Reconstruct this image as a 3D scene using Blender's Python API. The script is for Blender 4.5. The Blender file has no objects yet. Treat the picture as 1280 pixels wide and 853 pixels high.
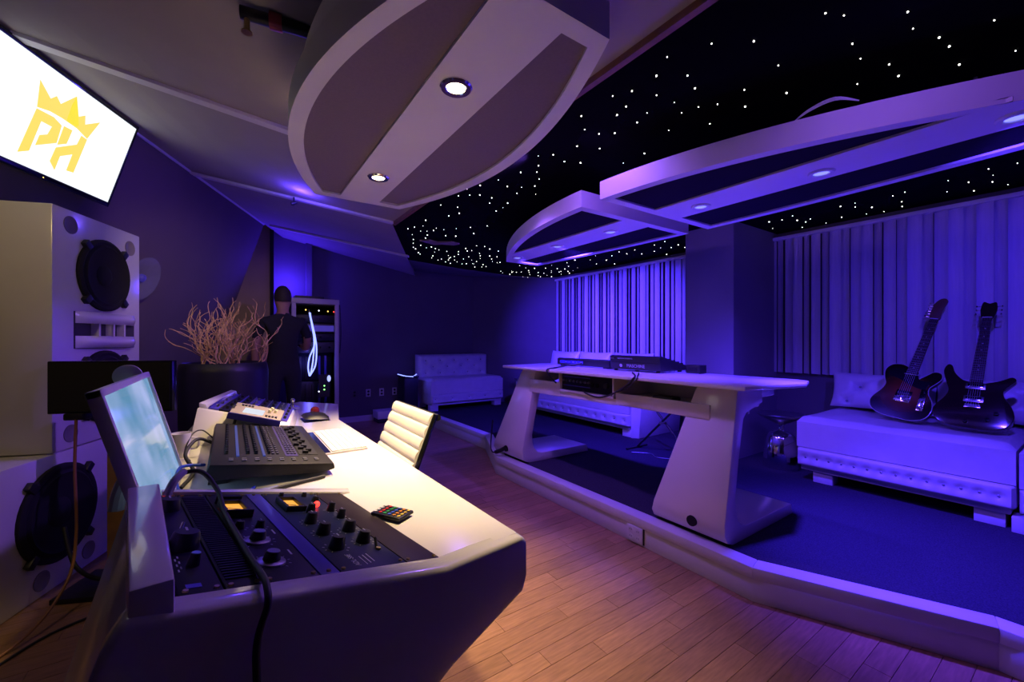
import bpy, bmesh, math, random
from mathutils import Vector, Matrix
random.seed(7)
R = math.radians
scene = bpy.context.scene
COL = scene.collection

# ------------------------------------------------------------------ camera
cam_d = bpy.data.cameras.new('camera')
cam_d.sensor_width = 36.0
cam_d.lens = 14.48
cam_d.clip_start = 0.02
cam = bpy.data.objects.new('camera', cam_d)
cam.location = (0, 0, 1.2)
cam.rotation_euler = (R(90), 0, R(-34.4))
COL.objects.link(cam)
scene.camera = cam

# ------------------------------------------------------------------ world, exposure
world = bpy.data.worlds.new('world')
scene.world = world
world.use_nodes = True
world.node_tree.nodes['Background'].inputs[0].default_value = (0.01, 0.008, 0.03, 1)
world.node_tree.nodes['Background'].inputs[1].default_value = 0.3
scene.view_settings.view_transform = 'Standard'
scene.view_settings.look = 'None'
scene.view_settings.gamma = 1.0
scene.view_settings.use_curve_mapping = False
scene.view_settings.exposure = 0.0

# ------------------------------------------------------------------ room lamps and added fill lights
BLUE = (0.065, 0.026, 1.0)
VIOLET = (0.27, 0.10, 1.0)
WARM = (1.0, 0.72, 0.36)
def spot(loc, target, color, watt, size=100, blend=0.6, radius=0.03):
    l = bpy.data.lights.new('lamp_light', 'SPOT')
    l.color = color; l.energy = watt; l.spot_size = R(size); l.spot_blend = blend
    l.shadow_soft_size = radius
    o = bpy.data.objects.new('lamp_light', l); COL.objects.link(o)
    o.location = loc
    d = Vector(target) - Vector(loc)
    o.rotation_euler = d.to_track_quat('-Z', 'Y').to_euler()
    return o
def point(loc, color, watt, radius=0.04):
    l = bpy.data.lights.new('lamp_light', 'POINT')
    l.color = color; l.energy = watt; l.shadow_soft_size = radius
    o = bpy.data.objects.new('lamp_light', l); COL.objects.link(o); o.location = loc
    return o
# added violet fill between the clouds, added warm fill beside the loudspeakers
spot((1.42, 1.9, 2.20), (-0.5, 2.9, 1.2), VIOLET, 100, 150, 0.8, 0.05)
spot((1.42, 1.5, 2.20), (2.3, 1.6, 1.5), VIOLET, 14, 130, 0.8, 0.05)
spot((1.42, 0.25, 2.20), (2.3, 0.4, 1.5), VIOLET, 11, 130, 0.8, 0.05)
spot((1.38, 2.3, 2.20), (2.05, 2.1, 0.5), VIOLET, 110, 95, 1.0, 0.05)
# added warm fill above the lens cloud, warms the branches and the brown wall
spot((0.35, 2.15, 2.31), (-0.05, 4.3, 1.25), WARM, 75, 60, 1.0, 0.04)
spot((-1.2, 1.75, 2.35), (-0.95, 2.9, 1.2), WARM, 15, 110, 1.0, 0.06)
# added blue fill in the alcove behind the rack, little spot that lights the grey ceiling
point((0.62, 6.08, 1.95), (0.06, 0.02, 1.0), 26, 0.05)
point((0.46, 3.66, 2.33), (0.09, 0.04, 1.0), 5, 0.03)

# ------------------------------------------------------------------ materials
MATS = {}
def nodemat(name, color, rough=0.5, metal=0.0, coat=0.0, noise=0.0, nscale=8.0, bump=0.0, bscale=60.0,
            emit=None, estr=0.0, spec=0.5, stretch=(1, 1, 1), rand=0.0, sheen=0.0):
    if name in MATS: return MATS[name]
    m = bpy.data.materials.new(name); m.use_nodes = True
    nt = m.node_tree; b = nt.nodes['Principled BSDF']
    b.inputs['Base Color'].default_value = (*color, 1)
    b.inputs['Roughness'].default_value = rough
    b.inputs['Metallic'].default_value = metal
    b.inputs['Specular IOR Level'].default_value = spec
    b.inputs['Coat Weight'].default_value = coat
    b.inputs['Coat Roughness'].default_value = 0.08
    b.inputs['Sheen Weight'].default_value = sheen
    if emit:
        b.inputs['Emission Color'].default_value = (*emit, 1)
        b.inputs['Emission Strength'].default_value = estr
    if noise or bump:
        tc = nt.nodes.new('ShaderNodeTexCoord'); mp = nt.nodes.new('ShaderNodeMapping')
        mp.inputs['Scale'].default_value = stretch
        nt.links.new(tc.outputs['Object'], mp.inputs['Vector'])
    if noise:
        nz = nt.nodes.new('ShaderNodeTexNoise'); nz.inputs['Scale'].default_value = nscale
        nz.inputs['Detail'].default_value = 5
        nt.links.new(mp.outputs[0], nz.inputs['Vector'])
        rp = nt.nodes.new('ShaderNodeMapRange')
        rp.inputs['From Min'].default_value = 0.3; rp.inputs['From Max'].default_value = 0.7
        rp.inputs['To Min'].default_value = 1 - noise; rp.inputs['To Max'].default_value = 1 + noise
        nt.links.new(nz.outputs['Fac'], rp.inputs['Value'])
        src = rp.outputs[0]
        if rand:
            oi = nt.nodes.new('ShaderNodeObjectInfo')
            r2 = nt.nodes.new('ShaderNodeMapRange')
            r2.inputs['To Min'].default_value = 1 - rand; r2.inputs['To Max'].default_value = 1 + rand
            nt.links.new(oi.outputs['Random'], r2.inputs['Value'])
            mm = nt.nodes.new('ShaderNodeMath'); mm.operation = 'MULTIPLY'
            nt.links.new(src, mm.inputs[0]); nt.links.new(r2.outputs[0], mm.inputs[1]); src = mm.outputs[0]
        vm = nt.nodes.new('ShaderNodeVectorMath'); vm.operation = 'SCALE'
        vm.inputs[0].default_value = color
        nt.links.new(src, vm.inputs['Scale'])
        nt.links.new(vm.outputs[0], b.inputs['Base Color'])
    if bump:
        n2 = nt.nodes.new('ShaderNodeTexNoise'); n2.inputs['Scale'].default_value = bscale
        n2.inputs['Detail'].default_value = 3
        nt.links.new(mp.outputs[0], n2.inputs['Vector'])
        bp = nt.nodes.new('ShaderNodeBump'); bp.inputs['Strength'].default_value = bump
        bp.inputs['Distance'].default_value = 0.01
        nt.links.new(n2.outputs['Fac'], bp.inputs['Height'])
        nt.links.new(bp.outputs[0], b.inputs['Normal'])
    MATS[name] = m
    return m
M = nodemat
W_GLOSS = M('white_lacquer', (0.78, 0.76, 0.74), 0.22, coat=0.5, noise=0.03, nscale=3)
W_SATIN = M('white_paint', (0.72, 0.70, 0.68), 0.4, noise=0.04, nscale=6, bump=0.02, bscale=30)
W_CLOUD = M('cloud_white', (0.74, 0.71, 0.72), 0.55, noise=0.03, nscale=4)
FAB_TAUPE = M('taupe_acoustic_cloth', (0.19, 0.14, 0.155), 0.95, noise=0.06, nscale=120, bump=0.1, bscale=500, sheen=0.2)
FAB_NAVY = M('dark_acoustic_cloth', (0.012, 0.008, 0.02), 0.95, spec=0.1, noise=0.06, nscale=120, bump=0.1, bscale=500)
WALL = M('wall_paint', (0.13, 0.11, 0.14), 0.85, noise=0.06, nscale=3, bump=0.03, bscale=80)
WALL_F = M('front_wall_cloth', (0.12, 0.09, 0.10), 0.95, noise=0.05, nscale=4, bump=0.05, bscale=200)
BROWN_W = M('brown_wall', (0.30, 0.22, 0.17), 0.9, noise=0.06, nscale=4)
CEIL = M('grey_ceiling', (0.38, 0.34, 0.34), 0.9, noise=0.05, nscale=3, bump=0.03, bscale=60)
STARC = M('star_ceiling_black', (0.0018, 0.0018, 0.003), 1.0, spec=0.05, noise=0.2, nscale=30)
CARPET = M('dark_carpet', (0.045, 0.04, 0.065), 1.0, spec=0.05, noise=0.35, nscale=180, bump=0.5, bscale=350)
WOOD = M('maple_plank', (0.33, 0.175, 0.09), 0.30, noise=0.22, nscale=7, bump=0.02, bscale=20, stretch=(1.5, 14, 14), rand=0.16)
JOINT = M('floor_joint', (0.05, 0.028, 0.015), 0.8)
BRN_TRIM = M('brown_wood_trim', (0.22, 0.10, 0.04), 0.5, noise=0.2, nscale=20)
BLK = M('black_plastic', (0.012, 0.012, 0.014), 0.45, noise=0.1, nscale=30)
BLK_G = M('black_gloss', (0.008, 0.008, 0.01), 0.15, coat=0.3)
BLK_M = M('black_matte', (0.01, 0.009, 0.011), 0.9)
RUB = M('black_rubber', (0.012, 0.012, 0.014), 0.55)
CHROME = M('chrome', (0.75, 0.75, 0.78), 0.12, metal=1.0)
STEEL = M('brushed_steel', (0.5, 0.5, 0.52), 0.3, metal=1.0, noise=0.05, nscale=40)
LEATH = M('white_leather', (0.66, 0.64, 0.66), 0.38, noise=0.04, nscale=12, bump=0.05, bscale=220)
LEATH2 = M('cream_leather', (0.80, 0.76, 0.72), 0.42, noise=0.03, nscale=12, bump=0.03, bscale=200)
BLIND = M('blind_fabric', (0.58, 0.56, 0.60), 0.75, noise=0.05, nscale=90, stretch=(1, 1, 0.05))
SPK = M('speaker_white', (0.70, 0.68, 0.66), 0.22, coat=0.4, noise=0.03, nscale=3)
HOLE = M('hole_dark', (0.05, 0.045, 0.05), 0.8)
def emis(name, color, strength): return M(name, (0.02, 0.02, 0.02), 0.5, emit=color, estr=strength)
STAR = emis('star_point', (1.0, 0.98, 0.85), 7.0)
SCREEN = emis('tv_screen_white', (0.90, 0.95, 1.0), 1.15)
LOGO = emis('logo_yellow', (1.0, 0.78, 0.12), 1.0)
LOGO2 = emis('logo_deep_yellow', (1.0, 0.82, 0.02), 1.0)
LAMP_W = emis('lamp_warm', (1.0, 0.83, 0.5), 9.0)
LAMP_B = emis('lamp_blue', (0.16, 0.17, 1.0), 2.2)
LED_R = emis('led_red', (1.0, 0.03, 0.02), 4.0)
LED_G = emis('led_green', (0.25, 1.0, 0.2), 4.0)
LED_W = emis('led_white', (0.8, 0.85, 1.0), 3.0)
LED_Y = emis('led_amber', (1.0, 0.6, 0.1), 3.0)
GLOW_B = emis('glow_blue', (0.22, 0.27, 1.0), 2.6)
GLOW_B2 = emis('glow_blue_soft', (0.2, 0.22, 1.0), 3.0)
VU = emis('vu_amber', (1.0, 0.42, 0.05), 1.1)

# ------------------------------------------------------------------ mesh helpers
WM = {}
class MB:
    def __init__(s): s.v = []; s.f = []
    def add(s, vs, fs, T=None):
        o = len(s.v)
        for p in vs:
            p = Vector(p)
            s.v.append(T @ p if T is not None else p)
        for f in fs: s.f.append([i + o for i in f])
        return s
    def box(s, x0, x1, y0, y1, z0, z1, T=None):
        vs = [(x, y, z) for z in (z0, z1) for y in (y0, y1) for x in (x0, x1)]
        return s.add(vs, [(0, 2, 3, 1), (4, 5, 7, 6), (0, 1, 5, 4), (2, 6, 7, 3), (0, 4, 6, 2), (1, 3, 7, 5)], T)
    def hexa(s, b, t, T=None):
        n = len(b)
        vs = list(b) + list(t)
        fs = [list(range(n))[::-1], [n + i for i in range(n)]]
        for i in range(n):
            j = (i + 1) % n
            fs.append((i, j, n + j, n + i))
        return s.add(vs, fs, T)
    def prism(s, pts, a0, a1, axis='z', T=None):
        if axis == 'z': c = lambda p, a: (p[0], p[1], a)
        elif axis == 'y': c = lambda p, a: (p[0], a, p[1])
        else: c = lambda p, a: (a, p[0], p[1])
        return s.hexa([c(p, a0) for p in pts], [c(p, a1) for p in pts], T)
    def cyl(s, p0, p1, r0, r1=None, n=16, T=None):
        r1 = r0 if r1 is None else r1
        p0 = Vector(p0); p1 = Vector(p1); d = (p1 - p0).normalized()
        a = d.orthogonal().normalized(); b = d.cross(a)
        vs = []
        for p, r in ((p0, r0), (p1, r1)):
            for i in range(n):
                t = 2 * math.pi * i / n
                vs.append(p + a * (r * math.cos(t)) + b * (r * math.sin(t)))
        fs = [(i, (i + 1) % n, n + (i + 1) % n, n + i) for i in range(n)]
        fs += [list(range(n))[::-1], [n + i for i in range(n)]]
        return s.add(vs, fs, T)
    def lathe(s, prof, n=24, T=None):
        vs = []; fs = []
        for r, z in prof:
            for i in range(n):
                t = 2 * math.pi * i / n
                vs.append((r * math.cos(t), r * math.sin(t), z))
        for k in range(len(prof) - 1):
            for i in range(n):
                j = (i + 1) % n
                fs.append((k * n + i, k * n + j, (k + 1) * n + j, (k + 1) * n + i))
        fs.append(list(range(n))[::-1]); fs.append([(len(prof) - 1) * n + i for i in range(n)])
        return s.add(vs, fs, T)
    def tube(s, path, r, n=8, T=None, radii=None, smooth=0):
        P = [Vector(p) for p in path]
        if smooth: P = catmull(P, smooth)
        vs = []; fs = []; up = None
        m = len(P)
        for k, p in enumerate(P):
            d = (P[min(k + 1, m - 1)] - P[max(k - 1, 0)]).normalized()
            if up is None: up = d.orthogonal().normalized()
            up = (up - d * up.dot(d))
            up = up.normalized() if up.length > 1e-6 else d.orthogonal().normalized()
            b = d.cross(up)
            rr = radii[k * (len(radii) - 1) // max(1, m - 1)] if radii else r
            for i in range(n):
                t = 2 * math.pi * i / n
                vs.append(p + up * (rr * math.cos(t)) + b * (rr * math.sin(t)))
        for k in range(m - 1):
            for i in range(n):
                j = (i + 1) % n
                fs.append((k * n + i, k * n + j, (k + 1) * n + j, (k + 1) * n + i))
        fs.append(list(range(n))[::-1]); fs.append([(m - 1) * n + i for i in range(n)])
        return s.add(vs, fs, T)
    def ball(s, c, r, n=12, T=None, sc=(1, 1, 1)):
        c = Vector(c); vs = []; fs = []
        h = max(4, n // 2)
        for k in range(1, h):
            ph = math.pi * k / h
            for i in range(n):
                t = 2 * math.pi * i / n
                vs.append((c.x + sc[0] * r * math.sin(ph) * math.cos(t), c.y + sc[1] * r * math.sin(ph) * math.sin(t), c.z + sc[2] * r * math.cos(ph)))
        for k in range(h - 2):
            for i in range(n):
                j = (i + 1) % n
                fs.append((k * n + i, (k + 1) * n + i, (k + 1) * n + j, k * n + j))
        top = len(vs); vs.append((c.x, c.y, c.z + sc[2] * r)); vs.append((c.x, c.y, c.z - sc[2] * r))
        for i in range(n):
            j = (i + 1) % n
            fs.append((top, i, j)); fs.append((top + 1, (h - 2) * n + j, (h - 2) * n + i))
        return s.add(vs, fs, T)
    def grid(s, fn, nu, nv, T=None):
        vs = [fn(i / nu, j / nv) for j in range(nv + 1) for i in range(nu + 1)]
        w = nu + 1
        fs = [(j * w + i, j * w + i + 1, (j + 1) * w + i + 1, (j + 1) * w + i) for j in range(nv) for i in range(nu)]
        return s.add(vs, fs, T)
    def build(s, name, mat, parent=None, world=False, bevel=0.0, seg=2, smooth=35, kind=None):
        vs = s.v
        loc = None
        if parent is None:
            lo = Vector((min(p.x for p in vs), min(p.y for p in vs), min(p.z for p in vs)))
            hi = Vector((max(p.x for p in vs), max(p.y for p in vs), max(p.z for p in vs)))
            loc = Vector(((lo.x + hi.x) / 2, (lo.y + hi.y) / 2, lo.z))
            vs = [p - loc for p in vs]
        elif world:
            inv = WM[parent].inverted()
            vs = [inv @ p for p in vs]
        me = bpy.data.meshes.new(name)
        me.from_pydata([tuple(p) for p in vs], [], s.f)
        bm = bmesh.new(); bm.from_mesh(me)
        bmesh.ops.recalc_face_normals(bm, faces=bm.faces)
        if bevel:
            eds = [e for e in bm.edges if len(e.link_faces) == 2 and e.calc_face_angle(0) > R(28)]
            try: bmesh.ops.bevel(bm, geom=eds, offset=bevel, segments=seg, profile=0.5, affect='EDGES', clamp_overlap=True)
            except Exception: pass
        bm.to_mesh(me); bm.free()
        if smooth:
            me.polygons.foreach_set('use_smooth', [True] * len(me.polygons))
            me.set_sharp_from_angle(angle=R(smooth))
        me.materials.append(mat)
        o = bpy.data.objects.new(name, me); COL.objects.link(o)
        if parent is None:
            o.location = loc; WM[o] = Matrix.Translation(loc)
        else:
            o.parent = parent; WM[o] = WM[parent]
        if kind: o['kind'] = kind
        return o
def catmull(P, k):
    out = []
    for i in range(len(P) - 1):
        a = P[max(i - 1, 0)]; b = P[i]; c = P[i + 1]; d = P[min(i + 2, len(P) - 1)]
        for j in range(k):
            t = j / k
            out.append(0.5 * ((2 * b) + (c - a) * t + (2 * a - 5 * b + 4 * c - d) * t * t + (3 * b - a - 3 * c + d) * t ** 3))
    out.append(P[-1]); return out
def tag(o, label=None, cat=None, group=None, kind=None):
    if label: o['label'] = label
    if cat: o['category'] = cat
    if group: o['group'] = group
    if kind: o['kind'] = kind
    return o
def thing(name, label, cat, loc=(0, 0, 0), rot=None, group=None, mat=None):
    o = bpy.data.objects.new(name, None); COL.objects.link(o)
    o.empty_display_size = 0.1
    m = mat if mat is not None else Matrix.Translation(loc) @ (Matrix.Rotation(rot, 4, 'Z') if rot else Matrix.Identity(4))
    o.matrix_world = m; WM[o] = m
    return tag(o, label, cat, group)
def frame(origin, X, Y, Z=None):
    X = Vector(X).normalized(); Y = Vector(Y); Y = (Y - X * Y.dot(X)).normalized()
    Zv = X.cross(Y)
    m = Matrix((X, Y, Zv)).transposed().to_4x4(); m.translation = Vector(origin)
    return m
def copy_tree(o, m, label=None):
    c = o.copy(); COL.objects.link(c); c.matrix_world = m; WM[c] = m
    if label: c['label'] = label
    for ch in o.children:
        d = ch.copy(); COL.objects.link(d); d.parent = c; WM[d] = m
        for g in ch.children:
            e = g.copy(); COL.objects.link(e); e.parent = d; WM[e] = m
    return c
def share(proto, parent, mat4):
    c = proto.copy(); COL.objects.link(c); c.parent = parent; c.matrix_local = mat4; WM[c] = WM[parent] @ mat4
    return c
def B(*a, **k): return MB().box(*a, **k)
def text_part(txt, size, mat, parent, T, name='lettering', align='CENTER', extr=0.0003):
    cu = bpy.data.curves.new(name, 'FONT'); cu.body = txt; cu.size = size; cu.align_x = align; cu.align_y = 'CENTER'
    cu.extrude = extr; cu.resolution_u = 2
    tmp = bpy.data.objects.new('tmp_text', cu); COL.objects.link(tmp)
    dg = bpy.context.evaluated_depsgraph_get(); dg.update()
    me = bpy.data.meshes.new_from_object(tmp.evaluated_get(dg))
    bpy.data.objects.remove(tmp); bpy.data.curves.remove(cu)
    me.transform(T); me.materials.clear(); me.materials.append(mat)
    o = bpy.data.objects.new(name, me); COL.objects.link(o); o.parent = parent; WM[o] = WM[parent]
    return o
P = 0.157   # top of the raised platform

# ------------------------------------------------------------------ floor with planks
floor = tag(B(-3.0, 2.42, -1.7, 6.4, -0.06, -0.004).build('floor', JOINT), kind='structure')
pw = 0.081; nparts = 0
field = MB()
row = 0
v = -1.66
while v < 6.36:
    u = -2.9 - random.random() * 0.9
    while u < 2.4:
        L = random.choice((0.55, 0.75, 0.95, 1.15)) * random.uniform(0.9, 1.1)
        a, b = max(u, -2.95), min(u + L, 2.4)
        u += L
        if b - a < 0.05: continue
        seen = (b > 0.62 and v > 0.45) and not (v < 0.9 and b < 0.8)
        q = (a + 0.0009, b - 0.0009, v + 0.0009, v + pw - 0.0009, -0.006, random.uniform(-0.0005, 0.0))
        if seen and nparts < 296:
            B(*q).build('plank', WOOD, floor, world=True, smooth=0); nparts += 1
        else: field.box(*q)
    v += pw
field.build('plank_field', WOOD, floor, world=True, smooth=0, kind='stuff')

# ------------------------------------------------------------------ raised platform
PE = [(2.33, -1.65), (2.33, 0.18), (2.305, 0.235), (1.985, 0.938), (1.985, 3.155), (2.335, 3.93), (2.335, 6.34)]
PE = [PE[0], (2.305, 0.235), PE[3], PE[4], PE[5], PE[6]]
def offset_line(pts, d):
    out = []
    for i, p in enumerate(pts):
        ns = []
        for a, b in ((i - 1, i), (i, i + 1)):
            if a < 0 or b >= len(pts): continue
            e = Vector(pts[b]) - Vector(pts[a]); ns.append(Vector((e.y, -e.x)).normalized())
        n = sum(ns, Vector((0, 0))).normalized()
        k = 1 / max(0.5, n.dot(ns[0]))
        out.append((p[0] + n.x * d * k, p[1] + n.y * d * k))
    return out
inn = offset_line(PE, 0.085); nos = offset_line(PE, -0.008)
plat = MB().prism([(x, y) for x, y in offset_line(PE, 0.02)] + [(4.44, 6.34), (4.44, -1.65)], 0.0, P - 0.012).build('platform', CARPET, smooth=0)
tag(plat, kind='structure')
MB().prism(list(inn) + [(4.44, 6.34), (4.44, -1.65)], P - 0.012, P).build('carpet', CARPET, plat, world=True, smooth=0)
for i in range(len(PE) - 1):
    MB().prism([nos[i], nos[i + 1], inn[i + 1], inn[i]], 0.105, P + 0.003).build('edge_board', W_SATIN, plat, world=True, bevel=0.004)
    o2 = offset_line(PE, 0.02)
    MB().prism([PE[i], PE[i + 1], o2[i + 1], o2[i]], 0.0, 0.105).build('riser_board', W_SATIN, plat, world=True, bevel=0.001)

# ------------------------------------------------------------------ walls
WU = Vector((0.386, 0.9225, 0)); WN = Vector((0.9225, -0.386, 0)); W0 = Vector((-0.518, 3.696, 2.6)); TAN = math.tan(R(18))
def wp(s, z, off=0.0): return W0 + WU * s + WN * (TAN * (z - 2.6) + off) + Vector((0, 0, z - 2.6))
wf = MB().hexa([wp(-5.2, 0, -0.1), wp(2.21, 0, -0.1), wp(2.21, 0), wp(-5.2, 0)], [wp(-5.2, 2.62, -0.1), wp(2.21, 2.62, -0.1), wp(2.21, 2.62), wp(-5.2, 2.62)]).build('wall_front', WALL_F, smooth=0)
tag(wf, kind='structure')
MB().hexa([wp(-5.2, 2.585, 0), wp(2.21, 2.585, 0), wp(2.21, 2.585, 0.012), wp(-5.2, 2.585, 0.012)],
          [wp(-5.2, 2.605, 0), wp(2.21, 2.605, 0), wp(2.21, 2.605, 0.012), wp(-5.2, 2.605, 0.012)]).build('trim_1', W_CLOUD, smooth=0)
bpy.data.objects['trim_1']['kind'] = 'structure'
tag(B(-1.6, 0.42, 6.0, 6.08, 0, 2.7).build('wall_return', BROWN_W, smooth=0), kind='structure')
tag(B(0.415, 0.455, 5.97, 6.1, 0, 2.62).build('trim_2', BLK_M, smooth=0), kind='structure')
tag(B(0.3, 3.6, 6.35, 6.45, 0, 2.75).build('wall_back', WALL, smooth=0), kind='structure')
tag(B(0.86, 0.93, 6.22, 6.36, 0, 2.56).build('wall_pier', WALL, smooth=0), kind='structure')
tag(MB().prism([(3.5, 6.36), (4.44, 5.2), (4.52, 5.26), (3.58, 6.44)], 0, 2.6).build('wall_corner', WALL, smooth=0), kind='structure')
wr = tag(B(4.44, 4.54, -1.7, 5.3, 0, 2.5).build('wall_right', WALL, smooth=0), kind='structure')
tag(B(-3.0, 4.5, -1.8, -1.7, 0, 2.8).build('wall_near', WALL, smooth=0), kind='structure')
tag(B(0.95, 2.33, 6.335, 6.35, 0, 0.085).build('baseboard_back', W_SATIN, smooth=0, bevel=0.003), kind='structure')
tag(B(3.62, 4.44, 1.87, 2.33, 0, 2.26).build('wall_column', M('column_paint', (0.26, 0.23, 0.28), 0.8, noise=0.05, nscale=3), smooth=0, bevel=0.004), kind='structure')  # wall tone lightened; extra light on the column put into its colour

# ------------------------------------------------------------------ ceilings
def uw(v): return -0.518 + 0.418 * (v - 3.696)
def ue(v): return 1.2 if v < 3.65 else 1.2 + 0.467 * (v - 3.65)
def cz(u, v): return 2.6 - 0.35 * (u - uw(v)) / (ue(v) - uw(v))
vs_ = [-1.72, 0.0, 1.2, 2.4, 3.65, 4.4, 5.15, 5.8, 6.4]
cm = MB()
def cgrid(off):
    def fn(a, b):
        i = int(round(b * (len(vs_) - 1))); vv = vs_[i]
        u = uw(vv) + (ue(vv) - uw(vv)) * a
        return (u, vv, cz(u, vv) + off)
    return fn
cm.grid(cgrid(0), 10, len(vs_) - 1); cm.grid(cgrid(0.05), 10, len(vs_) - 1)
ceil = tag(cm.build('ceiling', CEIL, smooth=0), kind='structure')
SO = [(1.9, 5.15), (2.8, 5.36), (3.75, 5.47), (4.2, 5.36), (4.44, 5.2)]
sof = MB()
for i in range(len(SO) - 1):
    a, b = SO[i], SO[i + 1]
    fa = (1.9 + 0.467 * 1.25, 6.4) if i == 0 else ((SO[i][0] + 0.25, 6.4))
    fb = (SO[i + 1][0] + 0.25, 6.4)
    sof.hexa([(*a, 2.245), (*b, 2.245), (*fb, 2.33), (*fa, 2.33)], [(*a, 2.3), (*b, 2.3), (*fb, 2.38), (*fa, 2.38)])
tag(sof.build('ceiling_soffit', WALL, smooth=0), kind='structure')
star_c = MB().prism([(1.2, -1.7), (1.2, 3.65)] + SO + [(4.44, -1.7)], 2.25, 2.31).build('ceiling_star', STARC, smooth=0)
tag(star_c, kind='structure')
tag(B(1.185, 1.212, -1.7, 3.6, 2.225, 2.27).build('trim_3', BRN_TRIM, smooth=0), kind='structure')
def batten(n, p, q, w=0.03, h=0.02):
    p = Vector(p); q = Vector(q); d = (q - p).normalized(); s_ = Vector((0, 0, 1)).cross(d).normalized() * w
    dn = Vector((0, 0, -h))
    o = MB().hexa([p - s_ + dn, q - s_ + dn, q + s_ + dn, p + s_ + dn], [p - s_, q - s_, q + s_, p + s_]).build(n, W_CLOUD, smooth=0)
    return tag(o, kind='structure')
batten('trim_4', (-0.80, 2.793, 2.584), (0.45, 2.62, 2.371)); batten('trim_5', (-0.26, 4.31, 2.597), (1.19, 3.587, 2.25)); batten('trim_6', (0.40, 5.67, 2.58), (1.80, 4.862, 2.243))
STARS = [(1.4,0.8),(1.51,0.71),(1.33,0.93),(1.39,1.02),(1.49,0.95),(1.39,1.14),(1.5,1.1),(1.59,0.98),(1.61,1.09),(1.46,1.23),(1.58,1.21),(1.61,1.29),(1.71,1.12),(1.73,1.05),(1.78,0.99),(1.8,1.25),(1.91,1.1),(1.91,1.48),(1.72,0.72),(1.94,0.78),(1.9,0.93),(1.77,0.87),(1.63,0.49),(1.81,0.52),(1.78,0.37),(1.89,0.38),(2.02,0.34),(2.11,0.33),(2.06,0.22),(2.06,0.48),(2.18,0.48),(2.11,0.59),(1.93,0.53),(2.28,0.33),(2.34,0.2),(1.57,0.52),(3.91,1.71),(3.94,1.62),(3.89,1.52),(4.06,1.55),(4.35,1.62),(4.11,1.47),(4.36,1.44),(4.16,1.79),(4.18,1.53),(3.92,1.2),(3.92,1.11),(4.03,1.14),(4.27,1.3),(4.33,1.15),(4.15,1.07),(4.37,1.05),(3.95,0.9),(4.17,0.9),(4.32,0.93),(3.92,0.83),(3.87,0.61),(4.15,0.66),(4.02,0.54),(4.28,0.55),(3.81,0.43),(3.98,0.43),(4.14,0.45),(4.3,0.4),(3.83,0.32),(1.35,1.4),(1.45,1.48),(1.54,1.63),(1.54,1.47),(1.66,1.58),(1.6,1.42),(1.48,1.3),(1.35,1.21),(1.39,1.14),(1.46,1.23),(1.91,1.63),(1.5,1.78),(1.61,1.81),(1.7,1.77),(1.44,1.84),(1.52,1.94),(1.57,2.02),(1.49,2.08),(1.37,2.0),(1.44,2.26),(1.65,2.1),(1.7,2.21),(1.64,2.28),(1.55,2.32),(1.68,2.39),(1.8,2.33),(1.39,2.41),(1.35,2.52),(1.42,2.61),(1.48,2.57),(1.36,2.67),(1.58,2.57),(1.63,2.68),(1.74,2.6),(1.77,2.71),(1.77,2.81),(1.34,2.93),(1.47,2.9),(1.55,3.03),(1.51,3.14),(1.4,3.37),(1.37,3.72),(1.5,3.73),(1.55,3.7),(1.59,3.64),(1.58,3.55),(1.66,3.56),(1.4,3.63),(1.45,3.55),(1.48,3.9),(1.56,4.08),(1.62,4.24),(1.69,4.42),(1.65,4.08),(1.74,4.48),(1.84,4.65),(1.89,4.72),(1.72,4.28),(1.82,4.36),(1.92,4.34),(1.61,3.83),(1.64,3.95),(1.77,3.75),(1.86,3.71),(1.74,3.46),(1.83,3.35),(1.96,3.52),(1.93,3.22),(1.85,4.29),(1.98,4.38),(1.99,4.52),(2.06,4.73),(2.1,4.86),(2.22,4.94),(2.23,4.85),(2.35,4.99),(2.09,4.4),(2.21,4.61),(2.28,4.69),(2.29,4.61),(2.29,4.75),(2.45,5.05),(2.48,4.91),(2.21,4.34),(2.28,4.48),(2.46,4.69),(2.6,5.0),(2.2,4.14),(2.28,4.25),(2.31,4.2),(2.45,4.53),(2.58,4.69),(2.64,4.95),(2.71,4.9),(2.86,5.11),(2.68,4.74),(2.24,3.96),(2.33,3.94),(2.46,4.28),(2.54,4.4),(2.62,4.54),(2.86,4.88),(2.94,5.05),(2.97,4.98),(2.44,4.01),(2.64,4.34),(2.76,4.49),(2.85,4.62),(2.74,4.33),(2.95,4.66),(2.58,4.05),(2.97,4.62),(3.35,5.19),(3.46,5.31),(3.47,5.08),(3.55,5.19),(3.62,5.35),(3.65,5.08),(3.5,4.76),(3.66,4.91),(3.76,5.03),(3.91,5.21),(4.04,5.44),(3.93,5.43),(3.62,4.71),(3.88,4.96),(4.06,5.19),(4.0,4.97),(4.17,5.27),(4.16,5.09),(3.96,4.74),(4.05,4.85),(4.32,5.17),(3.74,4.61),(3.67,4.39),(3.91,4.55),(4.12,4.75),(4.29,4.9),(4.02,4.51),(4.19,4.63),(4.32,4.74),(3.72,4.13),(3.68,3.94),(4.21,4.54),(3.32,4.66),(3.53,5.13),(3.6,5.14),(2.33,4.86),(2.4,4.82),(2.73,4.9),(3.69,3.94),(3.85,3.83),(3.71,3.6),(4.02,3.71),(3.87,3.48),(3.77,3.28),(3.93,3.3),(3.84,3.11),(4.09,3.03),(4.0,2.88),(3.78,2.67),(4.08,2.8),(4.03,2.68),(4.2,2.71),(3.97,2.52),(4.35,3.05),(3.82,2.83),(4.08,3.2),(4.11,3.97),(4.31,3.83),(3.92,4.32),(4.11,4.7),(4.1,4.33)]

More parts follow.
